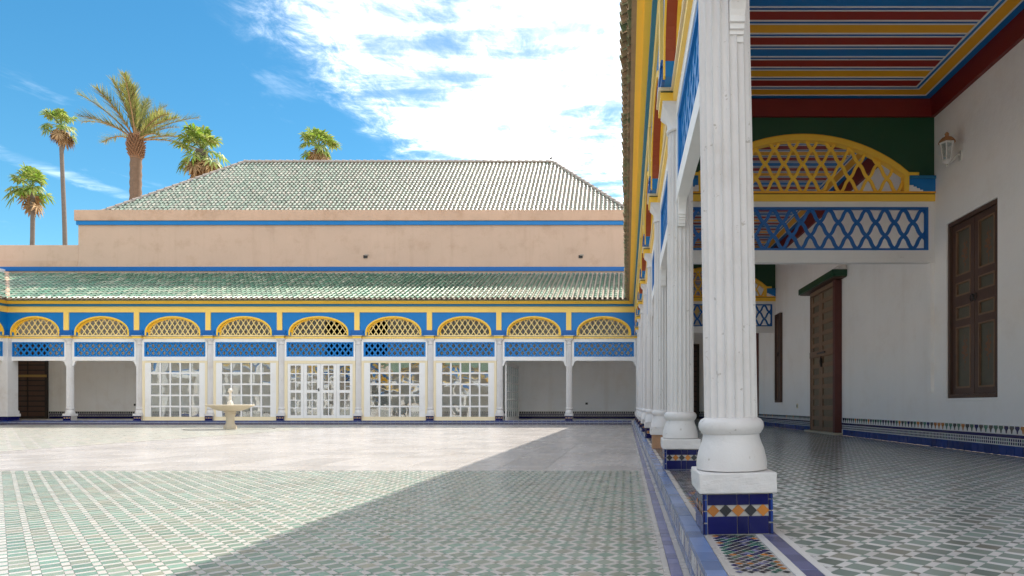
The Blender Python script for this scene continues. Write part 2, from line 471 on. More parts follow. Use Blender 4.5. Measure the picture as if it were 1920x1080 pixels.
def rim(mb, P, curve, tin, tout, d0, d1, m):
    """band following an arch curve"""
    n = len(curve)
    inn, outp = [], []
    for i, (x, z) in enumerate(curve):
        xa, za = curve[max(i - 1, 0)]; xb, zb = curve[min(i + 1, n - 1)]
        tx, tz = xb - xa, zb - za; l_ = math.hypot(tx, tz) or 1
        nx, nz = -tz / l_, tx / l_
        outp.append((x + nx * tout, z + nz * tout)); inn.append((x - nx * tin, z - nz * tin))
    for i in range(n - 1):
        q = [inn[i], inn[i + 1], outp[i + 1], outp[i]]
        mb.hexa([P(*q[0], d0), P(*q[1], d0), P(*q[1], d1), P(*q[0], d1), P(*q[3], d0), P(*q[2], d0), P(*q[2], d1), P(*q[3], d1)], m,
                skip=() if i in (0, n - 2) else (3, 5))

# ================================================================== SETTING: ground and paving
g = MB(); g.poly([(-3000, -3000, -0.06), (3000, -3000, -0.06), (3000, 3000, -0.06), (-3000, 3000, -0.06)], 'sand')
g.build('ground', kind='structure', recalc=False)

def tile_field(x0, x1, y0, y1, z, pitch, wid, near, n_obj, root, org, mg, mw, keep=None, flat_from=9.0):
    """green squares at 45 degrees with white strips between and small green squares where strips cross.
    The n_obj nearest squares are parts of their own, the rest is joined."""
    gap = 0.0014
    h = pitch - wid                                          # side of a big square
    c45 = math.sqrt(0.5)
    U = Vector((c45, c45, 0)); V = Vector((c45, -c45, 0))
    sq_me = {}
    field = MB(); cand = []
    n = int((abs(x1 - x0) + abs(y1 - y0)) / pitch) + 4
    cx, cy = x1, y0
    rnd = random.Random(5)
    def rect(c, hu, hv, m, dz, thick):
        p = [c + U * su * hu + V * sv * hv for su, sv in ((-1, -1), (1, -1), (1, 1), (-1, 1))]
        zz = [z + dz + rnd.uniform(-0.0005, 0.0005) for _ in p]
        if thick:
            i = len(field.v); k = field.mi(m)
            field.v.extend((q.x, q.y, zt) for q, zt in zip(p, zz)); field.v.extend((q.x, q.y, z - 0.004) for q in p)
            for f in ((3, 2, 1, 0), (0, 1, 5, 4), (1, 2, 6, 5), (2, 3, 7, 6), (3, 0, 4, 7)):
                field.f.append(tuple(i + j for j in f)); field.m.append(k)
        else:
            field.poly([(q.x, q.y, zt) for q, zt in reversed(list(zip(p, zz)))], m)
    inside = lambda c, r=0.0: x0 + r <= c.x <= x1 - r and y0 + r <= c.y <= y1 - r and (keep is None or keep(c))
    for i in range(-n, n + 1):
        for j in range(-n, n + 1):
            c = Vector((cx, cy, 0)) + U * (i * pitch) + V * (j * pitch)
            if not (x0 - 0.2 < c.x < x1 + 0.2 and y0 - 0.2 < c.y < y1 + 0.2): continue
            th = c.y < flat_from
            if inside(c, h * c45 * 0.9): cand.append(c)
            for cc, hu, hv, m in ((c + U * pitch / 2, wid / 2 - gap / 2, h / 2 - gap / 2, mw), (c + V * pitch / 2, h / 2 - gap / 2, wid / 2 - gap / 2, mw),
                                  (c + (U + V) * pitch / 2, wid / 2 - gap / 2, wid / 2 - gap / 2, mg)):
                if inside(cc, 0.03): rect(cc, hu, hv, m, -0.0005, th)
    def vis(c):                                              # inside the photograph's frame
        if c.y < 1.5: return 1e9
        u = 1175 + F * c.x / c.y; v_ = 762 + F * (E - z) / c.y
        if -20 < u < 1940 and v_ < 1090 and near(c, u, v_): return c.y
        return 1e6 + c.y
    cand.sort(key=vis)
    tm = MB(); a = h / 2 - gap / 2
    tm.hexa([tuple(U * su * a + V * sv * a + Vector((0, 0, zz))) for zz in (-0.006, 0.0) for su, sv in ((-1, -1), (1, -1), (1, 1), (-1, 1))], mg)
    me = tm.mesh('tile', bevel=0.0012)
    for c in cand[:n_obj]:
        o = put('tile', me, root, (c.x - org[0], c.y - org[1], z - org[2] + rnd.uniform(-0.0006, 0.0006)),
                (rnd.uniform(-.006, .006), rnd.uniform(-.006, .006), rnd.choice((0, 1, 2, 3)) * math.pi / 2))
    for c in cand[n_obj:]:
        rect(c, a, a, mg, 0.0, c.y < flat_from)
    return field.build('tile_field', root, org, kind='stuff', recalc=False)

# --- courtyard: paved with small green glazed squares and white strips
PV = 7.55                                                    # the green field ends here, marble begins
m = MB(); m.box(-26.3, 0.172, -12, 26.0, -0.05, -0.004, 'grout')
court = m.build('courtyard_floor', kind='structure')
tile_field(-13.0, 0.196, 2.2, PV - 0.02, 0.0, 0.108, 0.033, lambda c, u, v: u < 1240, 300, court, (0, 0, 0), 'tile_green', 'tile_white', flat_from=5.5)
# --- far left quarter, paler and worn, round the fountain
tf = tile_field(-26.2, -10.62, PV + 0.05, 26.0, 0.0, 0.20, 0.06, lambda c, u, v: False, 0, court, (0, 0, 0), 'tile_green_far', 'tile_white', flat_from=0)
# --- white marble slabs
mm = MB(); mm.box(-10.6, 0.170, PV, 26.0, -0.03, -0.003, 'grout_dark')
marble = mm.build('marble_paving', kind='structure')
slab = MB(); slab.box(-0.298, 0.298, -0.298, 0.298, -0.01, 0.0, 'marble'); sme = slab.mesh('slab', bevel=0.002)
cs = [(-10.3 + 0.6 * i, PV + 0.3 + 0.6 * j) for j in range(31) for i in range(18) if -10.3 + 0.6 * i < 0.0]
rn = random.Random(3)
rest = MB()
for k, (x, y) in enumerate(cs):
    xx = min(x, 0.17 - 0.3)
    if k < 300: put('slab', sme, marble, (xx, y, rn.uniform(0.0, 0.0012)), (rn.uniform(-.0008, .0008), rn.uniform(-.0008, .0008), rn.choice((0, math.pi / 2))))
    else: rest.box(xx - .298, xx + .298, y - .298, y + .298, -0.002, rn.uniform(0, .001), 'marble')
rest.build('slab_field', marble, kind='stuff')

# --- kerb between courtyard and right gallery: border strips, riser, blue nosing
kb = MB()
kb.box(0.172, 0.200, -1.2, 26.5, -0.03, 0.003, 'tile_white')
kb.box(0.259, 0.290, -1.2, 26.5, -0.03, 0.000, 'tile_white')
kb.box(0.292, 0.386, -1.2, 26.5, -0.03, FL - 0.005, 'grout')
kerb = kb.build('kerb', kind='structure')
def run_tiles(name, root, P, a0, a1, step, b0, b1, d0, d1, m_, near_a, gap=0.003):
    """a run of equal tiles along a; those nearer than near_a are parts of their own, the rest joined"""
    tm = MB(); tm.mbox(P, 0, step - gap, b0, b1, d0, d1, m_)
    base = P(0, 0, 0)
    me = tm.mesh(name, base, bevel=0.0015)
    rest = MB(); a = a0
    while a + step < a1:
        if a < near_a:
            p = P(a, 0, 0)
            put(name, me, root, (p[0] - root.location.x, p[1] - root.location.y, p[2] + rn.uniform(-.0008, .0008) - root.location.z))
        else: rest.mbox(P, a, a + step - gap, b0, b1, d0, d1 + rn.uniform(-.0006, .0006), m_)
        a += step
    if rest.v: rest.build(name + '_run', root, tuple(root.location), kind='stuff')
Pk = lambda a, b, d: (b, a, d)                               # lying strips: b = x, d = z
run_tiles('border_tile', kerb, Pk, 1.6, 26.4, 0.105, 0.202, 0.257, -0.03, 0.003, 'tile_purple', 6.0)
run_tiles('nosing_tile', kerb, Pk, 1.6, 26.6, 0.145, 0.288, 0.362, FL - 0.03, FL, 'tile_worn_blue', 9.0)
rs = MB()                                                    # riser: blue band, then a row of slender upright tiles
y = 1.6
while y < 26.4:
    m_ = rn.choice(('tile_purple', 'tile_worn_blue', 'tile_white_lifted', 'tile_white', 'tile_white'))
    rs.box(0.2885, 0.30, y, y + 0.026, 0.066, 0.130, m_)
    y += 0.030
y = 1.6
while y < 26.4:
    rs.box(0.288, 0.30, y, y + 0.097, 0.004, 0.056, 'tile_worn_blue'); y += 0.10
rs.box(0.289, 0.30, 1.6, 26.4, 0.057, 0.065, 'tile_white'); rs.box(0.289, 0.30, 1.6, 26.4, 0.131, 0.135, 'tile_white')
rs.build('riser_tiles', kerb, kind='stuff')
tr = MB(); tr.box(0.172, 14, -19, -1.2, -0.05, 0.0, 'marble'); tr.build('bounce_terrace', kind='structure')  # unseen pale paving, added behind the camera to bounce sun into the gallery

# --- right gallery floor
gf = MB(); gf.hexa([(0.386, -1.2, -0.03), (wall_x(-1.2), -1.2, -0.03), (wall_x(31.3), 31.3, -0.03), (0.386, 31.3, -0.03),
                    (0.386, -1.2, FL - 0.004), (wall_x(-1.2), -1.2, FL - 0.004), (wall_x(31.3), 31.3, FL - 0.004), (0.386, 31.3, FL - 0.004)], 'grout_dark')
gfloor = gf.build('gallery_floor', kind='structure')
tile_field(0.690, 4.95, 2.2, 31.2, FL, 0.120, 0.035, lambda c, u, v: u > 1440, 300, gfloor, (0, 0, 0), 'tile_green_lifted', 'tile_white_lifted',
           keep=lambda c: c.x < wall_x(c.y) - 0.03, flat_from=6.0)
bs = MB()
bs.box(0.364, 0.386, 1.6, 26.8, FL - 0.02, FL, 'tile_white'); bs.box(0.604, 0.638, 1.6, 26.8, FL - 0.02, FL + .0025, 'tile_white_lifted')
bs.box(0.708, 0.740, 1.6, 26.8, FL - 0.02, FL + .003, 'tile_white_lifted')
bs.box(0.387, 0.603, 1.6, 26.8, FL - 0.02, FL - 0.002, 'tile_white')
bs.build('border_strip', gfloor)
run_tiles('border_tile', gfloor, Pk, 1.6, 26.6, 0.12, 0.640, 0.706, FL - 0.02, FL + 0.003, 'tile_purple', 6.0)
# mosaic of small lozenges between the columns
mes = {}
for q in ('tile_navy', 'tile_black', 'tile_darkgreen', 'tile_orange', 'tile_purple'):
    tm = MB(); r_ = 0.0165
    tm.prism(lambda a, b, d: (a, b, d), [(-r_, 0), (0, -r_), (r_, 0), (0, r_)], -0.004, 0.0, q); mes[q] = tm.mesh('mosaic_tile')
rest = MB(); cnt = 0
for j in range(0, 1000):
    yy = 2.30 + j * 0.0245
    if yy > 26.7: break
    if abs((yy - 6.17 + 1.49) % 2.98 - 1.49) < 0.17: continue
    for i in range(5):
        xx = 0.412 + i * 0.043 + (0.0215 if j % 2 else 0)
        if xx > 0.59: continue
        q = rn.choice(('tile_navy', 'tile_navy', 'tile_black', 'tile_black', 'tile_darkgreen', 'tile_darkgreen', 'tile_navy', 'tile_purple', 'tile_orange', 'tile_black'))
        if cnt < 300 and yy > 2.55: put('mosaic_tile', mes[q], gfloor, (xx, yy, FL)); cnt += 1
        else: rest.poly([(xx - r_, yy, FL), (xx, yy - r_, FL), (xx + r_, yy, FL), (xx, yy + r_, FL)], q)
rest.build('mosaic_field', gfloor, kind='stuff', recalc=False)
bl = MB()
for k in range(9):
    yf = 3.19 + 2.98 * k - 0.17
    for i in range(4): bl.box(0.37 + i * 0.075, 0.37 + i * 0.075 + 0.071, yf - 0.032, yf - 0.003, FL - .01, FL + 0.0015, 'tile_blue')
bl.build('edging_tiles', gfloor, kind='stuff')

# --- far and left gallery floor with tiled step
fs = MB(); fs.box(-31.2, 0.38, KY - 0.40, 31.3, -0.03, FL - 0.002, 'tile_white_lifted')
fs.box(-31.2, LX + 0.40, -18, KY - 0.40, -0.03, FL - 0.002, 'tile_white_lifted')
fstep = fs.build('far_gallery_floor', kind='structure')
st = MB()
def step_tiles(P, a0, a1):
    a = a0
    while a < a1:
        st.mbox(P, a, a + .19, 0.004, 0.052, 0.38, 0.41, 'tile_navy'); st.mbox(P, a, a + .19, 0.122, FL + .002, 0.30, 0.412, 'tile_blue')
        for q in range(4): st.mbox(P, a + q * .05, a + q * .05 + .03, 0.066, 0.110, 0.38, 0.409, 'tile_worn_blue')
        a += 0.2
    st.mbox(P, a0, a1, 0.054, 0.120, 0.38, 0.406, 'tile_white')
step_tiles(P_far, LX + 0.42, 0.15); step_tiles(P_left, 12, KY - 0.42)
st.build('step_tiles', fstep, kind='stuff')

# ================================================================== GALLERY FRONTS
def half_round(mb, p0, p1, up, r0, r1, m_, seg=6, thick=0.0, mi_=None):
    """a barrel tile from p0 (low end) to p1"""
    p0, p1, up = Vector(p0), Vector(p1), Vector(up)
    ax = (p1 - p0).normalized(); side = ax.cross(up).normalized()
    def ring(c, r): return [tuple(c + side * (r * math.cos(math.pi * j / seg)) + up * (r * math.sin(math.pi * j / seg))) for j in range(seg + 1)]
    rings = [ring(p0, r0), ring(p1, r1)]
    i = len(mb.v); k = mb.mi(m_)
    mb.v.extend(rings[0]); mb.v.extend(rings[1]); n = seg + 1
    for j in range(seg): mb.f.append((i + j, i + j + 1, i + n + j + 1, i + n + j)); mb.m.append(k)
    if thick:
        i2 = len(mb.v); k2 = mb.mi(mi_ or m_)
        mb.v.extend(ring(p0, r0 - thick)); mb.v.extend(ring(p1, r1 - thick))
        for j in range(seg):
            mb.f.append((i2 + j, i2 + n + j, i2 + n + j + 1, i2 + j + 1)); mb.m.append(k2)
            mb.f.append((i + j, i2 + j, i2 + j + 1, i + j + 1)); mb.m.append(k2)
def barrel_roof(root, org, P, a0, a1, low, high, pitch, tlen, rad, m_, m_base, n_obj=0, keep=None, name='roof'):
    """low/high = (b, d) of eave and top; a0..a1 along the eave"""
    (bl_, dl), (bh, dh) = low, high
    sl = math.hypot(bh - bl_, dh - dl); ux = ((bh - bl_) / sl, (dh - dl) / sl)
    nb, ndd = abs(ux[1]), abs(ux[0])                        # outward normal of the slope in (b, d)
    upv = Vector(P(0, nb, ndd)) - Vector(P(0, 0, 0))
    def pt(a, s_, lift): return P(a, bl_ + ux[0] * s_ + nb * lift, dl + ux[1] * s_ + ndd * lift)
    base = MB()
    if keep is None:
        base.hexa([pt(a0, 0.02, -0.05), pt(a1, 0.02, -0.05), pt(a1, sl, -0.05), pt(a0, sl, -0.05), pt(a0, 0.02, 0.0), pt(a1, 0.02, 0.0), pt(a1, sl, 0.0), pt(a0, sl, 0.0)], m_base)
    rows = int(sl / tlen)
    tiles = MB(); singles = []
    a = a0 + pitch / 2
    while a < a1:
        for r_ in range(rows):
            s_ = r_ * tlen
            if keep and not keep(a, (s_ + tlen / 2) * abs(ux[1])): continue
            j = rn.uniform(-.006, .006)
            if r_ == 0 and n_obj > 0: singles.append((a + j, s_)); n_obj -= 1; continue
            half_round(tiles, pt(a + j, s_ - 0.02, 0.012), pt(a + j + rn.uniform(-.004, .004), s_ + tlen, 0.003), upv, rad, rad * 0.84, m_, 5, 0.012 if r_ == 0 else 0, 'roof_mortar')
        a += pitch
    b_ = base.build(name, root, org) if base.v else None
    par = b_ or root
    t_ = tiles.build('roof_tiles', par, org, smooth=35, kind='stuff', recalc=False)
    if singles:
        one = MB(); half_round(one, pt(0, -0.03, 0.022), pt(0, tlen, 0.004), upv, rad, rad * .84, m_, 6, 0.014, 'roof_mortar')
        p0 = pt(0, 0, 0); me = one.mesh('roof_tile', p0, smooth=35, recalc=False)
        for a_, s_ in singles:
            p = pt(a_, s_, 0); put('roof_tile', me, par, (p[0] - org[0], p[1] - org[1], p[2] - org[2]), (rn.uniform(-.02, .02), rn.uniform(-.02, .02), rn.uniform(-.02, .02)))
    return b_

ZB0, ZB1, ZL0, ZL1, ZR, ZP0, ZP1 = 2.73, 2.87, 2.90, 3.53, 3.68, 3.80, 4.78
def front(root, org, P, cols, lat=True, glazed=(), col_d=0.13, reveal='yellow_paint', lat_from=-1e9):
    """everything a gallery front carries between and above its columns"""
    a_min, a_max = cols[0], cols[-1]
    def part(name, par=root, **k):
        return lambda mb: mb.build(name, par, org, **k)
    lat_all = lat
    for i in range(len(cols) - 1):
        lat = lat_all and cols[i] > lat_from
        a0, a1 = cols[i], cols[i + 1]; c = (a0 + a1) / 2; hb = (a1 - a0) / 2
        e0, e1 = a0 + col_d, a1 - col_d
        mb = MB()                                            # white frame round the blue grille
        mb.mbox(P, e0, e1, ZB0, ZL0, -0.05, 0.05, 'white_paint'); mb.mbox(P, e0, e1, ZL1, ZR - 0.002, -0.05, 0.05, 'white_paint')
        mb.mbox(P, e0, e0 + 0.08, ZL0, ZL1, -0.048, 0.048, 'white_paint'); mb.mbox(P, e1 - 0.08, e1, ZL0, ZL1, -0.048, 0.048, 'white_paint')
        fr = mb.build('grille_frame', root, org)
        mb = MB()
        f0, f1 = e0 + 0.08, e1 - 0.08
        for q in ((f0, f1, ZL0, ZL0 + .05), (f0, f1, ZL1 - .05, ZL1), (f0, f0 + .07, ZL0 + .05, ZL1 - .05), (f1 - .07, f1, ZL0 + .05, ZL1 - .05)):
            mb.mbox(P, *q, -0.03, 0.04, 'blue_paint')
        if lat:
            n_c = max(4, round((f1 - f0) / 0.25)); cw = (f1 - f0) / n_c
            lattice(mb, P, lambda a, b: f0 < a < f1 and ZL0 < b < ZL1, f0, f1, ZL0, ZL1, cw, (ZL1 - ZL0) / 2, 0.062, -0.012, 0.016, 'blue_paint', steps=3)
        mb.build('blue_grille', fr, org)
        if i not in glazed:
            for sgn, ae in ((1, e0), (-1, e1)):              # rounded corner bracket with stepped corbel
                mb = MB(); pts = [(ae, ZB0)]
                for q in range(9):
                    an = q / 8 * math.pi / 2
                    pts.append((ae + sgn * (0.235 - 0.16 * math.sin(an)), ZB0 - 0.13 * (1 - math.cos(an)) - 0.001))
                pts.append((ae, ZB0 - 0.13))
                mb.prism(P, pts, -0.036, 0.036, 'white_paint')
                for q, (w_, z0_, z1_) in enumerate(((0.085, 2.592, 2.605), (0.072, 2.565, 2.591), (0.060, 2.545, 2.564), (0.048, 2.515, 2.544), (0.034, 2.495, 2.514))):
                    mb.mbox(P, min(ae - sgn * .03, ae + sgn * w_), max(ae - sgn * .03, ae + sgn * w_), z0_, z1_, -0.034, 0.034, 'white_paint')
                mb.build('corner_bracket', root, org)
        hw = hb * 0.735
        cur = arch_curve(c, hw, ZP0, ZP0 + 0.14, 4.56)
        mb = MB(); spandrel(mb, P, a0 + .001, a1 - .001, ZP0, ZP1, cur, 0.05, 0.17, 'blue_paint', reveal)
        sp = mb.build('arch_panel', root, org)
        mb = MB(); rim(mb, P, cur, -0.001, 0.062, 0.165, 0.188, 'yellow_paint'); mb.build('arch_rim', sp, org)
        mb = MB(); rim(mb, P, cur, 0.05, -0.001, 0.015, 0.075, 'yellow_paint'); mb.build('lattice_frame', sp, org)
        if lat:
            mb = MB()
            n_c = max(6, round(2 * hw / 0.235)); cw = 2 * hw / n_c
            lattice(mb, P, lambda a, b: b < arch_height(cur, a) - 0.02 and abs(a - c) < hw - .02, c - hw, c + hw, ZP0, 4.56, cw, 0.36, 0.034, 0.030, 0.050, 'lattice_cream', steps=4)
            mb.mbox(P, c - hw, c + hw, ZP0, ZP0 + .03, 0.027, 0.059, 'lattice_cream')
            mb.build('arch_lattice', sp, org)
    for i, a in enumerate(cols):
        mb = MB(); mb.mbox(P, a - .185, a + .185, ZR - .001, 3.754, -.09, 0.205, 'yellow_paint'); mb.mbox(P, a - .18, a + .18, 3.756, 3.769, -.08, 0.20, 'green_paint'); mb.mbox(P, a - .20, a + .20, 3.771, 3.7985, -.08, 0.225, 'cream_paint'); mb.build('abacus', root, org)
        mb = MB(); mb.mbox(P, a - 0.11, a + 0.11, 4.02, ZP1, 0.165, 0.205, 'pale_yellow'); mb.build('post_strip', root, org)
        mb = MB()
        for w_, z0_, z1_, d_ in ((0.30, ZP0 + .001, 3.88, 0.20), (0.26, 3.88, 3.95, 0.215), (0.29, 3.95, 3.985, 0.212), (0.27, 3.985, 4.019, 0.205)):
            mb.mbox(P, a - w_, a + w_, z0_, z1_, 0.06, d_, 'deep_blue')
        mb.build('bracket_block', root, org)
    for name, z0_, z1_, d0, d1, m_ in (('rail', ZR, 3.755, -.10, 0.085, 'pale_yellow'), ('rail_line', 3.755, 3.770, -.09, 0.078, 'dark_line'), ('rail_ledge', 3.770, 3.799, -.09, 0.105, 'cream_paint'),
                                       ('beam', ZP1 + .001, 5.03, 0.02, 0.20, 'pale_yellow'), ('fillet', 5.03, 5.13, 0.02, 0.25, 'teal_paint'),
                                       ('cornice', 5.13, 5.175, 0.02, 0.33, 'yellow_paint'), ('cornice_top', 5.175, 5.235, 0.02, 0.41, 'yellow_paint'), ('soffit', 5.235, 5.262, 0.02, 0.47, 'clay')):
        mb = MB(); mb.mbox(P, a_min - 0.02 if P is P_right else a_min + (d1 if P is P_far else 0), a_max - (0 if P is P_right else 0) + (0 if P is not P_far else -d1 + .0) - (d1 if P in (P_right, P_left) else 0), z0_, z1_, d0, d1, m_)
        mb.build(name, root, org)

FARX = [LX, -23.9, -20.9, -17.85, -14.8, -11.5, -8.41, -5.45, -2.47, KX]
RIGHTY = [0.21 + 2.98 * k for k in range(10)]            # 0.21, 3.19, 6.17 ... 27.03
ORD = ['first', 'second', 'third', 'fourth', 'fifth', 'sixth', 'seventh', 'eighth', 'ninth']

# ---- far gallery
OF = (-13.0, KY, 0.0)
far = thing('far_gallery', 'long blue and yellow arcaded gallery with green tiled lean-to roof across the courtyard', 'gallery', OF)
front(far, OF, P_far, FARX, glazed=(2, 3, 4, 5, 6))
roof_f = barrel_roof(far, OF, P_far, -30.9, 4.7, (5.29, 0.56), (7.40, -4.26), 0.215, 0.36, 0.078, 'roof_green', 'roof_mortar', n_obj=120,
                     keep=lambda a, h: LX + 0.56 - h < a < KX - 0.56 + h)
mb = MB(); sl_ = ((-0.56, 5.26), (4.26, 7.37))
mb.poly([(LX + .56, KY - .56, 5.28), (KX - .56, KY - .56, 5.28), (KX + 4.26, KY + 4.26, 7.39), (LX - 4.26, KY + 4.26, 7.39)], 'roof_mortar')
mb.poly([(LX + .56, KY - .56, 5.25), (KX - .56, KY - .56, 5.25), (KX + 4.26, KY + 4.26, 7.36), (LX - 4.26, KY + 4.26, 7.36)], 'roof_mortar')
mb.build('roof_bed', far, OF, recalc=False)
mb = MB()                                                # mortar ridge along the valley in the left corner
mb.hexa([(LX + .50, KY - .60, 5.27), (LX + .66, KY - .56, 5.27), (LX - 4.10, KY + 4.26, 7.38), (LX - 4.30, KY + 4.20, 7.38),
         (LX + .50, KY - .60, 5.36), (LX + .66, KY - .56, 5.36), (LX - 4.10, KY + 4.26, 7.47), (LX - 4.30, KY + 4.20, 7.47)], 'pink_ledge')
mb.build('roof_valley', far, OF)
mb = MB(); mb.box(-31.0, -15.0, 31.30, 31.44, FL, 5.30, 'inner_wall'); mb.box(-11.9, 5.0, 31.30, 31.44, FL, 5.30, 'inner_wall'); mb.box(-15.0, -11.9, 31.30, 31.44, 5.0, 5.30, 'inner_wall')
fw = mb.build('back_wall', far, OF)
mb = MB(); mb.box(-31.0, 4.6, KY - 0.02, 31.44, 5.31, 5.36, 'cream_paint')
for k in range(60): mb.box(-31 + k * .6, -30.75 + k * .6, KY - .02, 31.42, 5.292, 5.309, ('pale_yellow', 'blue_paint', 'white_paint')[k % 3])
mb.build('gallery_ceiling', far, OF)
dd = MB()                                                # tiled dado of the far back wall
for x0, x1 in ((-28.7, -15.2), (-11.8, 4.3)):
    dd.box(x0, x1, 31.275, 31.30, FL, 0.52, 'tile_white')
    dd.box(x0, x1, 31.262, 31.275, FL, 0.275, 'tile_navy'); dd.box(x0, x1, 31.262, 31.275, 0.36, 0.40, 'tile_navy')
    x = x0
    while x < x1: dd.box(x, x + .06, 31.262, 31.275, 0.42, 0.51, 'tile_black'); x += 0.11
    x = x0
    while x < x1: dd.box(x, x + .04, 31.262, 31.275, 0.295, 0.34, 'tile_navy'); x += 0.08
dd.build('dado_tiles', fw, OF, kind='stuff')
mb = MB(); mb.box(-2.05, -1.93, 31.28, 31.30, 0.86, 0.96, 'iron'); mb.build('wall_vent', fw, OF)
mb = MB(); mb.box(-24.5, -24.42, 31.28, 31.30, 0.80, 0.90, 'iron'); mb.build('wall_vent', fw, OF)
mb = MB()                                                # hall behind the wide doorway, back and ceiling painted black as shade
mb.box(-15.0, -11.9, 33.6, 33.7, FL, 5.0, 'painted_dark'); mb.box(-15.1, -15.0, 31.45, 33.7, FL, 5.0, 'wood_dark'); mb.box(-11.9, -11.8, 31.45, 33.7, FL, 5.0, 'wood_dark')
mb.box(-15.1, -11.8, 31.45, 33.7, 5.0, 5.1, 'painted_dark')
mb.box(-15.1, -11.8, 31.45, 33.7, 0.02, FL - .004, 'tile_white_lifted')
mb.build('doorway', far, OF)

# ---- the hall behind: pink walls, blue bands, green hipped roof
OH = (-13.0, 33.0, 0)
hall = thing('palace_hall', 'tall pink plastered hall with blue bands and hipped green tiled roof', 'building', OH)
mb = MB(); mb.box(-27.4, 9.0, 31.45, 41.4, 5.0, 10.03, 'pink_plaster'); mb.box(-27.4, -15.1, 31.452, 41.39, 0.0, 5.0, 'pink_plaster'); mb.box(-11.8, 9.0, 31.452, 41.39, 0.0, 5.0, 'pink_plaster')
wl = mb.build('wall', hall, OH)
mb = MB(); mb.box(-27.52, 9.1, 31.33, 31.75, 10.03, 10.56, 'pink_ledge'); mb.box(-27.52, -27.1, 31.751, 41.5, 10.03, 10.56, 'pink_ledge'); mb.build('parapet', hall, OH, bevel=0.02)
mb = MB(); mb.box(-27.46, 9.05, 31.38, 31.449, 9.83, 10.029, 'blue_paint'); mb.box(-27.46, -27.401, 31.45, 41.4, 9.83, 10.029, 'blue_paint'); mb.build('blue_band', hall, OH)
mb = MB(); mb.box(-45.0, 9.0, 31.40, 31.449, 7.53, 7.74, 'deep_blue'); mb.build('blue_band', hall, OH)
mb = MB(); mb.box(-45.0, -27.41, 31.452, 31.95, 0.0, 8.84, 'pink_plaster'); mb.build('side_wall', hall, OH, bevel=0.03)
mb = MB(); mb.box(-45.0, -27.41, 31.42, 31.451, 7.745, 8.05, 'pink_ledge'); mb.box(-27.405, 9.0, 31.43, 31.4495, 7.745, 8.02, 'pink_plaster'); mb.build('plaster_course', hall, OH)
for x in (-13.05, -2.30):
    mb = MB(); mb.box(x - .10, x + .10, 31.42, 31.448, 8.18, 8.32, 'wood_black'); mb.box(x - .03, x + .15, 31.40, 31.42, 8.30, 8.36, 'ridge_clay'); mb.build('wall_vent', wl, OH)
# hipped roof: eave front Y 31.7, ridge 36.35
EV, RY, ZE, ZG = 31.75, 36.35, 10.50, 14.86
XL_, XR_ = -26.65, 0.35; dR = RY - EV
mb = MB()
A, B, C_, D_ = (XL_, EV, ZE), (XR_, EV, ZE), (XR_, 41.0, ZE), (XL_, 41.0, ZE); G1, G2 = (XL_ + dR, RY, ZG), (XR_ - dR, RY, ZG)
for q in ((A, B, G2, G1), (B, C_, G2), (C_, D_, G1, G2), (D_, A, G1)): mb.poly(list(q), 'roof_mortar')
hr = mb.build('roof', hall, OH)
tl = MB(); sl = math.hypot(dR, ZG - ZE); ub, ud = (ZG - ZE) / sl, dR / sl
up_ = Vector((0, -ub, ud)); a = XL_ + .1; rows = int(sl / 0.27)
while a < XR_:
    for r_ in range(rows):
        s_ = r_ * 0.27; h_ = (s_ + .13) * ud
        if XL_ + h_ < a < XR_ - h_:
            j = rn.uniform(-.008, .008)
            pt = lambda q, lift: (a + j, EV + q * ud - ub * lift, ZE + q * ub + ud * lift)
            half_round(tl, pt(s_ - .03, .03), pt(s_ + .27, .006), up_, 0.079, 0.066, 'roof_pale', 5)
    a += 0.22
tl.build('roof_tiles', hr, OH, smooth=35, kind='stuff', recalc=False)
for p, q in ((G1, G2), (A, G1), (B, G2)):
    mb = MB(); n_ = int((Vector(q) - Vector(p)).length / 0.4)
    for k in range(n_):
        a_, b_ = Vector(p).lerp(Vector(q), k / n_), Vector(p).lerp(Vector(q), (k + 1.12) / n_)
        half_round(mb, tuple(a_ + Vector((0, -.02, .015))), tuple(b_ + Vector((0, -.02, -.01))), (0, -.2, .98), 0.13, 0.115, 'ridge_clay', 6)
    mb.build('ridge_cap', hr, OH, smooth=40, recalc=False)
# a bird on the right end of the ridge
mb = MB(); bx, by, bz = G2[0] - .12, RY, ZG + 0.205
mb.lathe((bx, by, bz), [(0.004, -.045), (0.05, -.03), (0.065, .02), (0.045, .07), (0.025, .09)], 10, 'iron')
mb.lathe((bx + .03, by - .01, bz + .085), [(0.004, -.03), (0.032, 0), (0.03, .03), (0.004, .045)], 8, 'iron')
mb.hexa([(bx - .03, by - .03, bz + .02), (bx - .03, by + .03, bz + .02), (bx - .20, by + .02, bz - .03), (bx - .20, by - .02, bz - .03),
         (bx - .03, by - .03, bz + .06), (bx - .03, by + .03, bz + .06), (bx - .20, by + .02, bz - .015), (bx - .20, by - .02, bz - .015)], 'iron')
mb.tube([(bx + .055, by - .01, bz + .09), (bx + .10, by - .01, bz + .08)], [.012, .002], 5, 'iron')
mb.tube([(bx, by, bz - .03), (bx, by, bz - .085)], .008, 5, 'iron')
tag(mb.build('bird', org=(bx, by, bz), smooth=40), 'small dark bird perched on the right end of the roof ridge', 'bird')

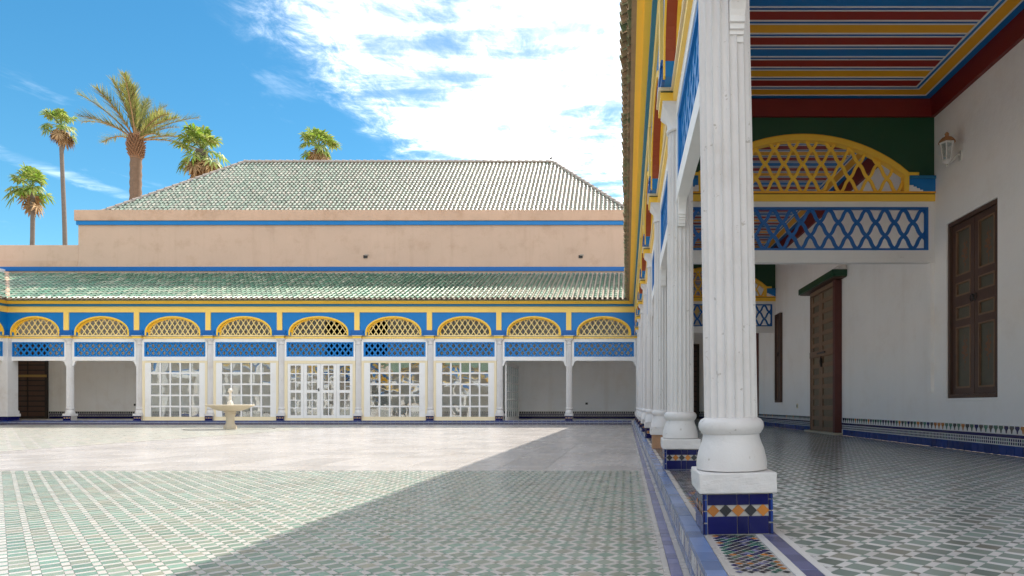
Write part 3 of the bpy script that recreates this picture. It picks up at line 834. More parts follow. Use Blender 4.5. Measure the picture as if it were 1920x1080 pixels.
# ---- left gallery, only its corner shows
OL = (LX, 22.0, 0)
left = thing('side_gallery', 'side gallery of which only the eave corner shows beyond the broad corner pier', 'gallery', OL)
front(left, OL, P_left, [KY - 2.98 * k for k in range(15, -1, -1)], lat_from=20)
barrel_roof(left, OL, P_left, 20.0, 31.2, (5.29, 0.56), (7.40, -4.26), 0.215, 0.36, 0.078, 'roof_green', 'roof_mortar', keep=lambda a, h: a < KY - 0.56 + h)
mb = MB(); mb.poly([(LX + .56, -18, 5.28), (LX + .56, KY - .56, 5.28), (LX - 4.26, KY + 4.26, 7.39), (LX - 4.26, -18, 7.39)], 'roof_mortar')
mb.poly([(LX + .56, -18, 5.25), (LX + .56, KY - .56, 5.25), (LX - 4.26, KY + 4.26, 7.36), (LX - 4.26, -18, 7.36)], 'roof_mortar'); mb.build('roof_bed', left, OL, recalc=False)
mb = MB(); mb.box(-31.2, -31.0, -18, 31.4, FL, 7.6, 'inner_wall'); mb.build('back_wall', left, OL)
mb = MB(); mb.box(-31.0, LX, -18, KY - .05, 5.30, 5.35, 'cream_paint'); mb.build('gallery_ceiling', left, OL)
for k in range(2, 15):
    mb = MB(); mb.box(LX - .13, LX + .13, KY - 2.98 * k - .13, KY - 2.98 * k + .13, 0, 3.68, 'white_column'); mb.build('pillar', left, OL)

# ---- right gallery
OG = (KX, 10.0, FL)
right = thing('striped_gallery', 'shaded arcaded gallery with striped red, yellow and blue ceiling and white inner wall', 'gallery', OG)
front(right, OG, P_right, RIGHTY, reveal='rust_red')
mb = MB()                                                # roof slab, stopped short behind the camera to let light in
mb.hexa([(KX - .45, -.3, 5.262), (6.0, -.3, 7.4), (6.0, 31.2, 7.4), (KX - .45, 26.9, 5.262), (KX - .45, -.3, 5.30), (6.0, -.3, 7.44), (6.0, 31.2, 7.44), (KX - .45, 26.9, 5.30)], 'roof_mortar')
rr = mb.build('roof', right, OG)
one = MB(); up_ = Vector((-0.40, 0, 0.91))
half_round(one, (-0.03, 0, 0.015), (0.36, 0, 0.185), up_, 0.085, 0.074, 'clay', 7, 0.018, 'clay'); me1 = one.mesh('eave_tile', smooth=35, recalc=False)
one = MB(); half_round(one, (-0.005, 0, 0.045), (0.36, 0, 0.215), -up_, 0.070, 0.060, 'clay', 7, 0.014, 'clay'); me2 = one.mesh('channel_tile', smooth=35, recalc=False)
y = 2.0
while y < 26.4:
    rot = (rn.uniform(-.05, .05), rn.uniform(-.06, .03), rn.uniform(-.06, .06))
    put('eave_tile', me1, rr, (-0.02 - OG[0] + rn.uniform(-.012, .012), y - OG[1], 5.30 - OG[2] + rn.uniform(-.006, .006)), rot)
    put('channel_tile', me2, rr, (0.0 - OG[0], y + .09 - OG[1], 5.29 - OG[2]), rot)
    y += 0.18
# inner wall with a hole for the near shutter
WY0, WY1, WZ0, WZ1 = 7.96, 9.16, 0.885, 3.42
mb = MB()
def wb(a0, a1, b0, b1, d0=-0.5, d1=0.0, m_='white_wall'): mb.mbox(P_wall, a0, a1, b0, b1, d0, d1, m_)
wb(-1.0, WY0, FL, 7.3); wb(WY1, 31.29, FL, 7.3); wb(WY0, WY1, FL, WZ0); wb(WY0, WY1, WZ1, 7.3); wb(WY0, WY1, WZ0, WZ1, -0.5, -0.12)
rw = mb.build('inner_wall', right, OG)
# dado along the inner wall
DOOR = (13.25, 14.98)
mb = MB()
for a0, a1 in ((-.9, DOOR[0] - .05), (DOOR[1] + .05, 27.0)):
    mb.mbox(P_wall, a0, a1, FL, 0.532, 0.0, 0.018, 'tile_white_lifted')
dado = mb.build('dado', rw, OG)
def dado_run(name, me_fn, a0, a1, step, near, joined):
    a = a0
    while a < a1 - step:
        if a < near:
            me = me_fn()
            p = P_wall(a, 0, 0); put(name, me, rw, (p[0] - OG[0], p[1] - OG[1], -OG[2]))
        else: joined(a)
        a += step
spear = {}
SP = [(0.012, 0.528), (0.088, 0.528), (0.092, 0.50), (0.066, 0.475), (0.056, 0.437), (0.044, 0.437), (0.034, 0.475), (0.008, 0.50)]
for q in ('tile_orange', 'tile_black', 'tile_darkgreen', 'tile_navy'):
    tm = MB(); tm.prism(lambda a, b, d: (-d + 0.03 * -a, a, b), SP, 0.016, 0.022, q); spear[q] = tm.mesh('spear_tile')
tm = MB(); tm.hexa([(-.016, 0, FL), (-.016, .147, FL), (-.026, .147, FL), (-.026, 0, FL), (-.016, 0, .288), (-.016, .147, .288), (-.026, .147, .288), (-.026, 0, .288)], 'tile_blue')
blue_me = tm.mesh('dado_tile', bevel=0.002)
seq = ['tile_black', 'tile_orange', 'tile_darkgreen', 'tile_black', 'tile_navy', 'tile_darkgreen']
cnt_ = [0]
def nxt(): cnt_[0] += 1; return spear[seq[cnt_[0] % 6] if rn.random() > .3 else rn.choice(seq)]
jt = MB()
def jspear(a): jt.prism(lambda q, b, d: P_wall(a + q, b, d), SP, 0.016, 0.022, rn.choice(seq))
def jblue(a): jt.mbox(P_wall, a, a + .147, FL, .288, 0.016, 0.026, 'tile_blue')
for a0, a1 in ((5.5, DOOR[0] - .05), (DOOR[1] + .05, 27.0)):
    dado_run('spear_tile', nxt, a0, a1, 0.105, 14, jspear)
    dado_run('dado_tile', lambda: blue_me, a0, a1, 0.15, 14, jblue)
    jt.mbox(P_wall, a0, a1, 0.385, 0.425, 0.016, 0.024, 'tile_navy')
    a = a0
    while a < a1:
        for r_ in range(2):
            jt.mbox(P_wall, a, a + .022, 0.300 + r_ * .042, 0.332 + r_ * .042, 0.016, 0.021, 'tile_navy' if rn.random() < .75 else 'tile_darkgreen')
        a += 0.042
jt.build('small_dado_tiles', rw, OG, kind='stuff')

# ceiling: painted boards in three fields, borders and red cove
ZC = 5.41
mb = MB(); mb.box(0.40, 5.2, -.3, 31.3, ZC + 0.02, ZC + 0.06, 'red_paint'); ceil_ = mb.build('ceiling', right, OG)
XI0 = 0.66
def xin(y_): return wall_x(y_) - 0.03
FIELDS = ((0.6, 9.49), (9.62, 18.50), (18.63, 31.2))
SEQ = ('red_paint', 'ochre_paint', 'red_paint', 'blue_paint')
for y0, y1 in FIELDS:
    yy = y1 - 0.375; k = 0
    while yy - 0.26 > y0 + 0.35:
        mb = MB(); mb.box(XI0 + .42, xin(yy) - .43, yy - 0.168, yy, ZC, ZC + 0.018, SEQ[k % 4]); mb.build('ceiling_board', ceil_, OG)
        mb = MB(); x0_, x1_ = XI0 + .42, xin(yy) - .43
        mb.box(x0_, x1_, yy - .194, yy - .170, ZC - .006, ZC + .018, 'white_paint'); mb.box(x0_, x1_, yy - .234, yy - .195, ZC - .004, ZC + .018, 'deep_blue'); mb.box(x0_, x1_, yy - .259, yy - .235, ZC - .006, ZC + .018, 'white_paint')
        mb.build('ceiling_batten', ceil_, OG)
        yy -= 0.26; k += 1
    for (o0, o1, m_, dz) in ((0.0, .10, 'blue_paint', -.002), (.10, .122, 'white_paint', -.006), (.122, .285, 'ochre_paint', 0), (.285, .307, 'white_paint', -.006), (.307, .35, 'blue_paint', -.004), (.35, .372, 'white_paint', -.006)):
        mb = MB()                                        # mitred border board, three sides of the field and the near end
        z0_, z1_ = ZC + dz, ZC + .018
        def q4(p): 
            mb.hexa([(x, yv, z0_) for x, yv in p] + [(x, yv, z1_) for x, yv in p], m_)
        O = [(XI0 + .05, y0), (xin(y0) - .05, y0), (xin(y1) - .05, y1), (XI0 + .05, y1)]
        def cor(i, o): 
            sx = (1, -1, -1, 1)[i]; sy = (1, 1, -1, -1)[i]
            return (O[i][0] + sx * o, O[i][1] + sy * o)
        for i in range(4):
            j = (i + 1) % 4
            q4([cor(i, o0), cor(j, o0), cor(j, o1 - .001), cor(i, o1 - .001)])
        mb.build('border_board', ceil_, OG)
    mb = MB()
    mb.hexa([(xin(y0) - .05, y0, ZC - .01), (xin(y1) - .05, y1, ZC - .01), (xin(y1) - .0, y1, ZC - .01), (xin(y0) - .0, y0, ZC - .01)][::-1] +
            [(xin(y0) - .05, y0, ZC + .018), (xin(y1) - .05, y1, ZC + .018), (xin(y1), y1, ZC + .018), (xin(y0), y0, ZC + .018)][::-1], 'maroon')
    mb.hexa([(xin(y0) - .03, y0, 5.13), (xin(y1) - .03, y1, 5.13), (xin(y1) + .03, y1, 5.13), (xin(y0) + .03, y0, 5.13), (xin(y0) - .045, y0, ZC - .011), (xin(y1) - .045, y1, ZC - .011), (xin(y1) + .03, y1, ZC - .011), (xin(y0) + .03, y0, ZC - .011)], 'maroon')
    mb.box(XI0, XI0 + .05, y0, y1, 5.13, ZC + .018, 'maroon')
    mb.build('cove', ceil_, OG)
mb = MB(); mb.box(KX + .02, XI0, -.3, 31, 4.79, ZC + .018, 'green_paint'); mb.build('inner_frieze', right, OG)

# cross arches of the gallery
for n_, yf in enumerate((9.49, 18.50)):
    Pt = lambda a, b, d, yf=yf: (a, yf - d, b)
    xr = wall_x(yf) - 0.002; xl = KX + 0.10; c = (xl + xr) / 2 + 0.03
    mb = MB()
    mb.mbox(Pt, xl, xr, 2.94, 3.125, -.12, 0, 'white_paint'); mb.mbox(Pt, xl, xr, 3.775, 3.86, -.12, 0, 'white_paint')
    mb.mbox(Pt, xl, xl + .1, 3.125, 3.775, -.12, 0, 'white_paint'); mb.mbox(Pt, xr - .095, xr, 3.125, 3.775, -.12, 0, 'white_paint')
    mb.mbox(Pt, xr - .055, xr + .05, 0.98, 2.939, -.11, -.01, 'white_wall')
    ca = mb.build('cross_frame', right, OG)
    mb = MB(); f0, f1 = xl + .1, xr - .095
    for q in ((f0, f1, 3.125, 3.155), (f0, f1, 3.745, 3.775), (f0, f0 + .04, 3.155, 3.745), (f1 - .04, f1, 3.155, 3.745)): mb.mbox(Pt, *q, -.06, 0.006, 'deep_blue')
    lattice(mb, Pt, lambda a, b: f0 < a < f1 and 3.13 < b < 3.77, f0, f1, 3.15, 3.75, 0.282, 0.40, 0.043, -.045, -.015, 'deep_blue', wavy=0.011, steps=8)
    mb.build('blue_grille', ca, OG)
    mb = MB(); mb.mbox(Pt, xl, xr, 3.86, 3.962, -.12, 0.02, 'yellow_paint'); mb.mbox(Pt, xl, xr, 3.962, 3.976, -.11, 0.012, 'dark_line'); mb.mbox(Pt, xl, xr, 3.976, 4.0, -.12, 0.04, 'ochre_paint'); mb.build('cross_rail', right, OG)
    hw = 1.56; cur = seg_curve(c, hw, 4.0, 4.27, 4.83)
    mb = MB(); spandrel(mb, Pt, xl, xr, 4.0, 5.45, cur, -.11, -.01, 'green_paint', 'rust_red'); ap = mb.build('arch_panel', right, OG)
    mb = MB(); mb.mbox(Pt, XI0 + .052, xr - .03, 5.13, ZC - .012, -.009, 0.03, 'maroon'); mb.mbox(Pt, XI0 + .052, xr - .03, 5.13, ZC - .012, -.15, -.111, 'maroon'); mb.build('cross_cove', ap, OG)
    mb = MB(); rim(mb, Pt, cur, 0.05, 0.028, -.10, 0.03, 'yellow_paint'); rim(mb, Pt, cur, 0.012, 0.048, -.05, 0.012, 'ochre_paint')
    for sgn in (-1, 1): mb.mbox(Pt, min(c + sgn * hw, c + sgn * (hw + .17)), max(c + sgn * hw, c + sgn * (hw + .17)), 4.245, 4.29, -.06, 0.035, 'yellow_paint')
    mb.build('arch_rim', ap, OG)
    mb = MB(); lattice(mb, Pt, lambda a, b: b < arch_height(cur, a) - .02 and abs(a - c) < hw - .02, c - hw, c + hw, 4.0, 4.83, 0.284, 0.44, 0.039, -.06, -.03, 'yellow_paint', wavy=0.010, steps=8)
    mb.mbox(Pt, c - hw, c + hw, 4.0, 4.025, -.064, -.026, 'yellow_paint'); mb.build('arch_lattice', ap, OG)
    for sgn in (-1, 1):
        x0_, x1_ = sorted((c + sgn * (hw + .03), xr if sgn > 0 else xl))
        mb = MB(); mb.mbox(Pt, x0_, x1_, 4.002, 4.19, -.02, 0.03, 'blue_paint'); mb.mbox(Pt, x0_, x1_, 4.19, 4.235, -.02, 0.05, 'teal_paint')
        for k in range(4):
            mb.mbox(Pt, c + sgn * (hw + .05 + .05 * k) - .028, c + sgn * (hw + .05 + .05 * k) + .028, 4.002, 4.09 - .022 * k, 0.0, 0.05 - .004 * k, 'white_paint')
        mb.build('bracket_block', ap, OG)

# ================================================================== COLUMNS
def flute_mesh():
    mb = MB(); prof = []
    for k in range(13):
        t_ = k / 12; z = 0.545 + (3.27 - 0.545) * t_
        prof.append((0.131 - 0.009 * t_ + 0.002 * math.sin(math.pi * t_), z))
    mb.lathe((0, 0, 0), prof, 160, 'white_column', flute=20, famp=0.115)
    return mb.mesh('shaft', smooth=22)
def base_mesh():
    mb = MB(); mb.lathe((0, 0, 0), [(0.150, 0.292), (0.172, 0.298), (0.173, 0.325), (0.168, 0.36), (0.158, 0.40), (0.146, 0.43), (0.139, 0.455), (0.138, 0.468), (0.147, 0.474), (0.149, 0.482),
                                     (0.156, 0.490), (0.160, 0.507), (0.158, 0.525), (0.148, 0.540), (0.136, 0.547), (0.128, 0.550)], 56, 'white_column')
    return mb.mesh('base', smooth=50)
def plinth_mesh():
    mb = MB(); mb.box(-.182, .182, -.182, .182, 0.197, 0.293, 'white_column')
    me = mb.mesh('plinth', bevel=0.007)
    bm = bmesh.new(); bm.from_mesh(me)
    bmesh.ops.subdivide_edges(bm, edges=[e for e in bm.edges if e.calc_length() > .05], cuts=9, use_grid_fill=True)
    from mathutils import noise as mn
    for v in bm.verts:                                       # knocked, uneven edges
        k = mn.noise(v.co * 22) * .0035 + mn.noise(v.co * 70) * .0018
        v.co += Vector((v.co.x, v.co.y, v.co.z - .245)).normalized() * k
    bm.to_mesh(me); bm.free()
    return me
def capital_mesh():
    mb = MB(); i0 = 0; n = 32
    rings = [(0.122, 3.265, 0), (0.136, 3.275, 0), (0.136, 3.295, 0), (0.126, 3.31, 0), (0.128, 3.36, .15), (0.145, 3.41, .45), (0.175, 3.46, .8), (0.182, 3.485, 1), (0.182, 3.512, 1)]
    for r_, z, sq in rings:
        for j in range(n):
            a = 2 * math.pi * j / n
            k = 1 / max(abs(math.cos(a)), abs(math.sin(a)))
            rr = r_ * ((1 - sq) + sq * k)
            mb.v.append((rr * math.cos(a), rr * math.sin(a), z))
    k_ = mb.mi('white_column')
    for q in range(len(rings) - 1):
        for j in range(n):
            j2 = (j + 1) % n
            mb.f.append((q * n + j, q * n + j2, (q + 1) * n + j2, (q + 1) * n + j)); mb.m.append(k_)
    mb.f.append(tuple((len(rings) - 1) * n + j for j in range(n))); mb.m.append(k_)
    return mb.mesh('capital', smooth=40)
SH, BA, PL, CA = flute_mesh(), base_mesh(), plinth_mesh(), capital_mesh()
HP = 0.166; HT = 0.198
def ped_core():
    mb = MB(); mb.box(-HP + .008, HP - .008, -HP + .008, HP - .008, -0.002, HT, 'tile_white')
    return mb.mesh('pedestal')
PC = ped_core()
# pedestal tiles, front face in x-z with y = -HP; other faces by rotation
def tile_mesh(w_, h_, m_):
    mb = MB(); mb.box(-w_ / 2, w_ / 2, -.004, .006, -h_ / 2, h_ / 2, m_)
    return mb.mesh('tile', bevel=0.002)
def loz_mesh(m_):
    mb = MB(); r_ = 0.0295; mb.prism(lambda a, b, d: (a, -d, b), [(-r_, 0), (0, -r_), (r_, 0), (0, r_)], -.002, .005, m_)
    return mb.mesh('tile')
FACE = []
for w_, x in ((0.137, -.0735), (0.056, 0.025), (0.088, 0.099)): FACE.append((tile_mesh(w_, 0.050, 'tile_navy'), x, 0.166))
for w_, x in ((0.137, -.0735), (0.050, 0.0225), (0.094, 0.0965)): FACE.append((tile_mesh(w_, 0.083, 'tile_navy'), x, 0.046))
for z_ in (0.028, 0.085, 0.140, 0.180):
    h_ = 0.050 if z_ < .15 else 0.024
    for x in (-.155, .155): FACE.append((tile_mesh(0.020, h_, 'tile_blue' if x < 0 else 'tile_navy'), x, z_))
LO, LK = loz_mesh('tile_orange'), loz_mesh('tile_black')
def pedestal_tiles(ped, faces, flip=False):
    for ang in faces:
        M = Matrix.Rotation(ang, 3, 'Z')
        for me, x, z in FACE:
            p = M @ Vector((x, -HP + .006, z)); put('tile', me, ped, (p.x, p.y, z), (0, 0, ang))
        for k in range(5):
            x = -0.116 + k * 0.0585
            p = M @ Vector((x, -HP + .008, 0.115)); put('tile', (LO, LK)[(k + flip) % 2], ped, (p.x, p.y, 0.115), (0, 0, ang))
def joined_pedestal(m_='tile_navy'):
    mb = MB(); mb.box(-HP + .008, HP - .008, -HP + .008, HP - .008, -0.002, HT, 'tile_white')
    for me, x, z in FACE:
        w_ = max(v.co.x for v in me.vertices); h_ = max(v.co.z for v in me.vertices)
        mb.box(x - w_, x + w_, -HP, -HP + .012, z - h_, z + h_, m_); mb.box(-HP, -HP + .012, x - w_, x + w_, z - h_, z + h_, m_)
    for k in range(5):
        x = -.116 + k * .0585; r_ = .029
        mb.prism(lambda a, b, d: (x + a, -d, .115 + b), [(-r_, 0), (0, -r_), (r_, 0), (0, r_)], HP - .01, HP - .004, ('tile_orange', 'tile_black')[k % 2])
        mb.prism(lambda a, b, d: (-d, x + a, .115 + b), [(-r_, 0), (0, -r_), (r_, 0), (0, r_)], HP - .01, HP - .004, ('tile_orange', 'tile_black')[k % 2])
    return mb.mesh('pedestal')
PJ = joined_pedestal()
def column(loc, label, group, tiles=None, ped=None, lean=0.0):
    t_ = thing('column', label, 'column', loc, group)
    t_.rotation_euler = (0, lean, 0)
    put('shaft', SH, t_, (0, 0, 0)); put('base', BA, t_, (0, 0, 0)); put('plinth', PL, t_, (0, 0, 0)); put('capital', CA, t_, (0, 0, 0))
    p = put('pedestal', ped or (PC if tiles is not None else PJ), t_, (0, 0, 0))
    if tiles is not None: pedestal_tiles(p, (0, -math.pi / 2, math.pi / 2), tiles)
    return t_
gr = 'fluted columns along the right gallery'
for k in range(1, 10):
    y = RIGHTY[k]
    if k == 1: column((KX, y - .07, FL), 'nearest fluted white column, on a blue tiled pedestal with lozenges, filling the foreground', gr, tiles=0, lean=-0.017)
    elif k == 2: column((KX, y, FL), 'second fluted white column of the right row, pedestal with five lozenges', gr, tiles=1)
    elif k == 3:
        mb = MB(); mb.box(-HP + .01, HP - .07, -HP + .004, HP - .01, -.002, HT, 'brick_bare'); mb.box(HP - .07, HP - .008, -HP + .008, HP - .008, -.002, HT, 'tile_navy')
        c3 = column((KX, y, FL), 'third fluted white column of the right row, pedestal stripped to bare brown masonry', gr, ped=mb.mesh('pedestal'))
    elif k == 9: column((KX, y, FL), 'white column in the far corner where the two galleries meet', gr)
    else: column((KX, y, FL), '%s fluted white column from the camera in the receding right row' % ORD[k - 1], gr)
gr = 'slim columns along the far gallery'
for k in range(1, 9):
    column((FARX[k], KY, FL), '%s slim white column of the far gallery, counted from the corner pier at left' % ORD[k - 1], gr)
t_ = thing('corner_pier', 'broad white corner pier at the left edge of the far gallery', 'column', (LX, KY, FL))
mb = MB(); mb.box(-.24, .24, -.24, .24, .19, 3.512, 'white_column'); mb.build('shaft', t_, bevel=0.02)
mb = MB(); mb.box(-.30, .30, -.30, .30, .17, .29, 'white_column'); mb.box(-.27, .27, -.27, .27, .291, .42, 'white_column'); mb.build('plinth', t_, bevel=0.015)
mb = MB(); mb.box(-.27, .27, -.27, .27, -.002, .169, 'tile_navy'); mb.build('pedestal', t_)

# ================================================================== GLAZED SCREENS
pane_cache = {}
def pane_mesh(P, wa, hb):
    key = (id(P), round(wa, 3), round(hb, 3))
    if key not in pane_cache:
        mb = MB(); mb.mbox(P, -wa / 2, wa / 2, -hb / 2, hb / 2, -.002, .002, 'pane_glass'); pane_cache[key] = mb.mesh('pane', P(0, 0, 0))
    return pane_cache[key]
def grid(root, org, P, a0, a1, b0, b1, nx, ny, mw, d0, d1, m_='white_paint', name='muntin', pane_d=None, par=None):
    wa = (a1 - a0 - mw * (nx - 1)) / nx; hb = (b1 - b0 - mw * (ny - 1)) / ny
    mb = MB()
    for i in range(1, nx): mb.mbox(P, a0 + i * (wa + mw) - mw, a0 + i * (wa + mw), b0, b1, d0, d1, m_)
    for j in range(1, ny): mb.mbox(P, a0, a1, b0 + j * (hb + mw) - mw, b0 + j * (hb + mw), d0 + .003, d1 - .003, m_)
    mb.build(name, par or root, org)
    me = pane_mesh(P, wa, hb); pd = (d0 + d1) / 2 if pane_d is None else pane_d
    for i in range(nx):
        for j in range(ny):
            p = P(a0 + i * (wa + mw) + wa / 2, b0 + j * (hb + mw) + hb / 2, pd)
            put('pane', me, par or root, (p[0] - org[0], p[1] - org[1], p[2] - org[2]), (rn.uniform(-.012, .012), 0, rn.uniform(-.012, .012)))
def frame(mb, P, a0, a1, b0, b1, w_, d0, d1, m_):
    mb.mbox(P, a0, a0 + w_, b0, b1, d0, d1, m_); mb.mbox(P, a1 - w_, a1, b0, b1, d0, d1, m_)
    mb.mbox(P, a0 + w_, a1 - w_, b0, b0 + w_, d0, d1, m_); mb.mbox(P, a0 + w_, a1 - w_, b1 - w_, b1, d0, d1, m_)
where = {2: 'leftmost of the far gallery screens', 3: 'behind the fountain', 5: 'just right of the glazed double doors', 6: 'rightmost of the far gallery screens'}
for i in (2, 3, 5, 6):
    a0, a1 = FARX[i] + .13, FARX[i + 1] - .13; org = ((a0 + a1) / 2, KY, FL)
    t_ = thing('glazed_screen', 'white glazed screen of twenty-five panes, %s' % where[i], 'screen', org, 'glazed screens of the far gallery')
    mb = MB(); zt = ZB0 - .002; z0 = FL
    mb.mbox(P_far, a0 + .10, a0 + .36, z0 + .16, zt - .09, -.03, .03, 'white_paint'); mb.mbox(P_far, a1 - .36, a1 - .10, z0 + .16, zt - .09, -.03, .03, 'white_paint')
    mb.mbox(P_far, a0 + .10, a1 - .10, z0, z0 + .16, -.035, .035, 'cream_paint'); mb.mbox(P_far, a0 + .10, a1 - .10, zt - .09, zt, -.035, .035, 'cream_paint')
    mb.build('screen_frame', t_, org)
    mb = MB(); mb.mbox(P_far, a0, a0 + .10, z0, zt, -.05, .05, 'cream_paint'); mb.build('side_post', t_, org)
    mb = MB(); mb.mbox(P_far, a1 - .10, a1, z0, zt, -.05, .05, 'cream_paint'); mb.build('side_post', t_, org)
    grid(t_, org, P_far, a0 + .36, a1 - .36, z0 + .16, zt - .09, 5, 5, 0.07, -.022, .022)
i = 4; a0, a1 = FARX[i] + .13, FARX[i + 1] - .13; org = ((a0 + a1) / 2, KY, FL)
t_ = thing('glazed_double_doors', 'white glazed double doors with narrow sidelights in the middle of the far gallery', 'door', org)
mb = MB(); zt = ZB0 - .002; z0 = FL
mb.mbox(P_far, a0, a0 + .12, z0, zt, -.05, .05, 'cream_paint'); mb.mbox(P_far, a1 - .12, a1, z0, zt, -.05, .05, 'cream_paint')
mb.mbox(P_far, a0 + .12, a1 - .12, z0, z0 + .10, -.045, .045, 'cream_paint'); mb.mbox(P_far, a0 + .12, a1 - .12, zt - .12, zt, -.045, .045, 'cream_paint')
mb.build('door_frame', t_, org)
lw = (a1 - a0 - .24 - .03) / 4
for k in range(4):
    l0 = a0 + .12 + k * (lw + .01); l1 = l0 + lw
    mb = MB(); sw = .125
    zb_, zt_ = z0 + .104, zt - .124; zm = zb_ + (zt_ - zb_) * .49
    mb.mbox(P_far, l0, l0 + sw, zb_, zt_, -.03, .03, 'white_paint'); mb.mbox(P_far, l1 - sw, l1, zb_, zt_, -.03, .03, 'white_paint')
    for q0, q1 in ((zb_, zb_ + .12), (zm - .06, zm + .06), (zt_ - .08, zt_)): mb.mbox(P_far, l0 + sw, l1 - sw, q0, q1, -.03, .03, 'white_paint')
    lf = mb.build('door_leaf' if k in (1, 2) else 'sidelight', t_, org)
    grid(t_, org, P_far, l0 + sw, l1 - sw, zb_ + .12, zm - .06, 2, 3, .04, -.02, .02, par=lf)
    grid(t_, org, P_far, l0 + sw, l1 - sw, zm + .06, zt_ - .08, 2, 3, .04, -.02, .02, par=lf)
    if k == 1:
        mb = MB(); mb.mbox(P_far, l1 - .07, l1 - .03, zm + .01, zm + .14, .03, .045, 'iron'); mb.tube([P_far(l1 - .05, zm + .09, .04), P_far(l1 - .05, zm + .09, .09), P_far(l1 - .14, zm + .09, .09)], .012, 6, 'iron'); mb.build('handle', lf, org)
# partition that runs back from the far gallery's front, right of the last screen
Pp = lambda a, b, d: (-5.22 + d, a, b); org = (-5.22, 28.6, FL)
t_ = thing('glazed_partition', 'white glazed partition running back into the shaded far gallery right of the screens', 'partition', org)
mb = MB(); frame(mb, Pp, 27.18, 30.3, FL, 2.70, .14, -.03, .03, 'white_paint'); mb.mbox(Pp, 28.70, 28.80, FL + .14, 2.56, -.029, .029, 'white_paint'); fr = mb.build('partition_frame', t_, org)
grid(t_, org, Pp, 27.32, 28.70, FL + .14, 2.56, 3, 6, .05, -.02, .02); grid(t_, org, Pp, 28.80, 30.16, FL + .14, 2.56, 3, 6, .05, -.02, .02)

# ================================================================== DOORS AND SHUTTERS
def shutter(y0, y1, z0, z1, label, rec=0.07):
    org = (wall_x((y0 + y1) / 2), (y0 + y1) / 2, z0)
    t_ = thing('window_shutter', label, 'shutter', org, 'panelled shutters on the inner wall')
    d0 = -rec
    mb = MB(); frame(mb, P_wall, y0 + .002, y1 - .002, z0 + .002, z1 - .002, .055, d0 - .03, d0 + .05, 'wood_dark'); mb.build('window_frame', t_, org, bevel=0.004)
    mid = (y0 + y1) / 2
    for a0, a1 in ((y0 + .06, mid - .004), (mid + .004, y1 - .06)):
        mb = MB(); ht = z1 - z0 - .12; b0 = z0 + .06; st_ = .085
        cuts = [(0.035, 0.395), (0.435, 0.515), (0.575, 0.655), (0.695, 0.965)]
        mb.mbox(P_wall, a0, a0 + st_, b0, b0 + ht, d0 - .025, d0 + .012, 'wood_dark'); mb.mbox(P_wall, a1 - st_, a1, b0, b0 + ht, d0 - .025, d0 + .012, 'wood_dark')
        edges = [0] + [x for c_ in cuts for x in c_] + [1]
        for q in range(0, len(edges), 2): mb.mbox(P_wall, a0 + st_, a1 - st_, b0 + ht * edges[q], b0 + ht * edges[q + 1], d0 - .025, d0 + .012, 'wood_dark')
        lf = mb.build('shutter_leaf', t_, org)
        for n_, (c0, c1) in enumerate(cuts):
            mb = MB(); mb.mbox(P_wall, a0 + st_, a1 - st_, b0 + ht * c0, b0 + ht * c1, d0 - .024, d0 - .012, 'wood_panel'); pn = mb.build('panel', lf, org)
            q0, q1, r0, r1 = a0 + st_, a1 - st_, b0 + ht * c0, b0 + ht * c1
            mb = MB(); frame(mb, P_wall, q0 + .001, q1 - .001, r0 + .001, r1 - .001, .022, d0 - .011, d0 + .018, 'wood_trim'); mb.build('panel_moulding', lf, org, bevel=0.004)
            if n_ in (0, 3):                                 # painted flower spray
                mb = MB(); ca_, cb = (q0 + q1) / 2, (r0 + r1) / 2 + (.1 if n_ == 0 else -.02)
                for k in range(16):
                    an = k * 2.4; rr = .018 + .0055 * k
                    x_, z_ = ca_ + rr * .75 * math.cos(an), cb + rr * 1.7 * math.sin(an)
                    mb.prism(P_wall, [(x_ + .019 * math.cos(q * math.pi / 3 + an), z_ + .024 * math.sin(q * math.pi / 3 + an)) for q in range(6)], d0 - .0118, d0 - .0108 + .00001 * k, 'motif')
                mb.prism(P_wall, [(ca_ - .006, cb - .30), (ca_ + .006, cb - .30), (ca_ + .004, cb + .22), (ca_ - .004, cb + .22)], d0 - .0118, d0 - .0112, 'motif')
                mb.build('painted_flowers', lf, org)
        zz = z0 + (z1 - z0) * .54; ay = (a1 - .035) if a0 < mid - .1 else (a0 + .035)
        mb = MB(); ring_ = [P_wall(ay + .035 * math.cos(q * math.pi / 6), zz + .045 * math.sin(q * math.pi / 6), d0 + .03) for q in range(13)]
        mb.tube(ring_, .007, 6, 'iron'); mb.tube([P_wall(ay, zz + .045, d0 + .005), P_wall(ay, zz + .045, d0 + .035)], .012, 6, 'iron'); mb.build('ring_handle', lf, org)
    mb = MB(); mb.mbox(P_wall, y0 - .01, y1 + .01, z0 - .035, z0 + .001, -.10, .015, 'white_wall'); mb.build('sill', t_, org, bevel=0.006)
    return t_
shutter(WY0, WY1, WZ0, WZ1, 'near double shutter of dark panelled wood with faded flower paintings, under the wall lantern')
shutter(17.75, 18.30, WZ0, 3.42, 'narrow far wooden shutter on the inner wall, beyond the plank door', rec=-0.03)

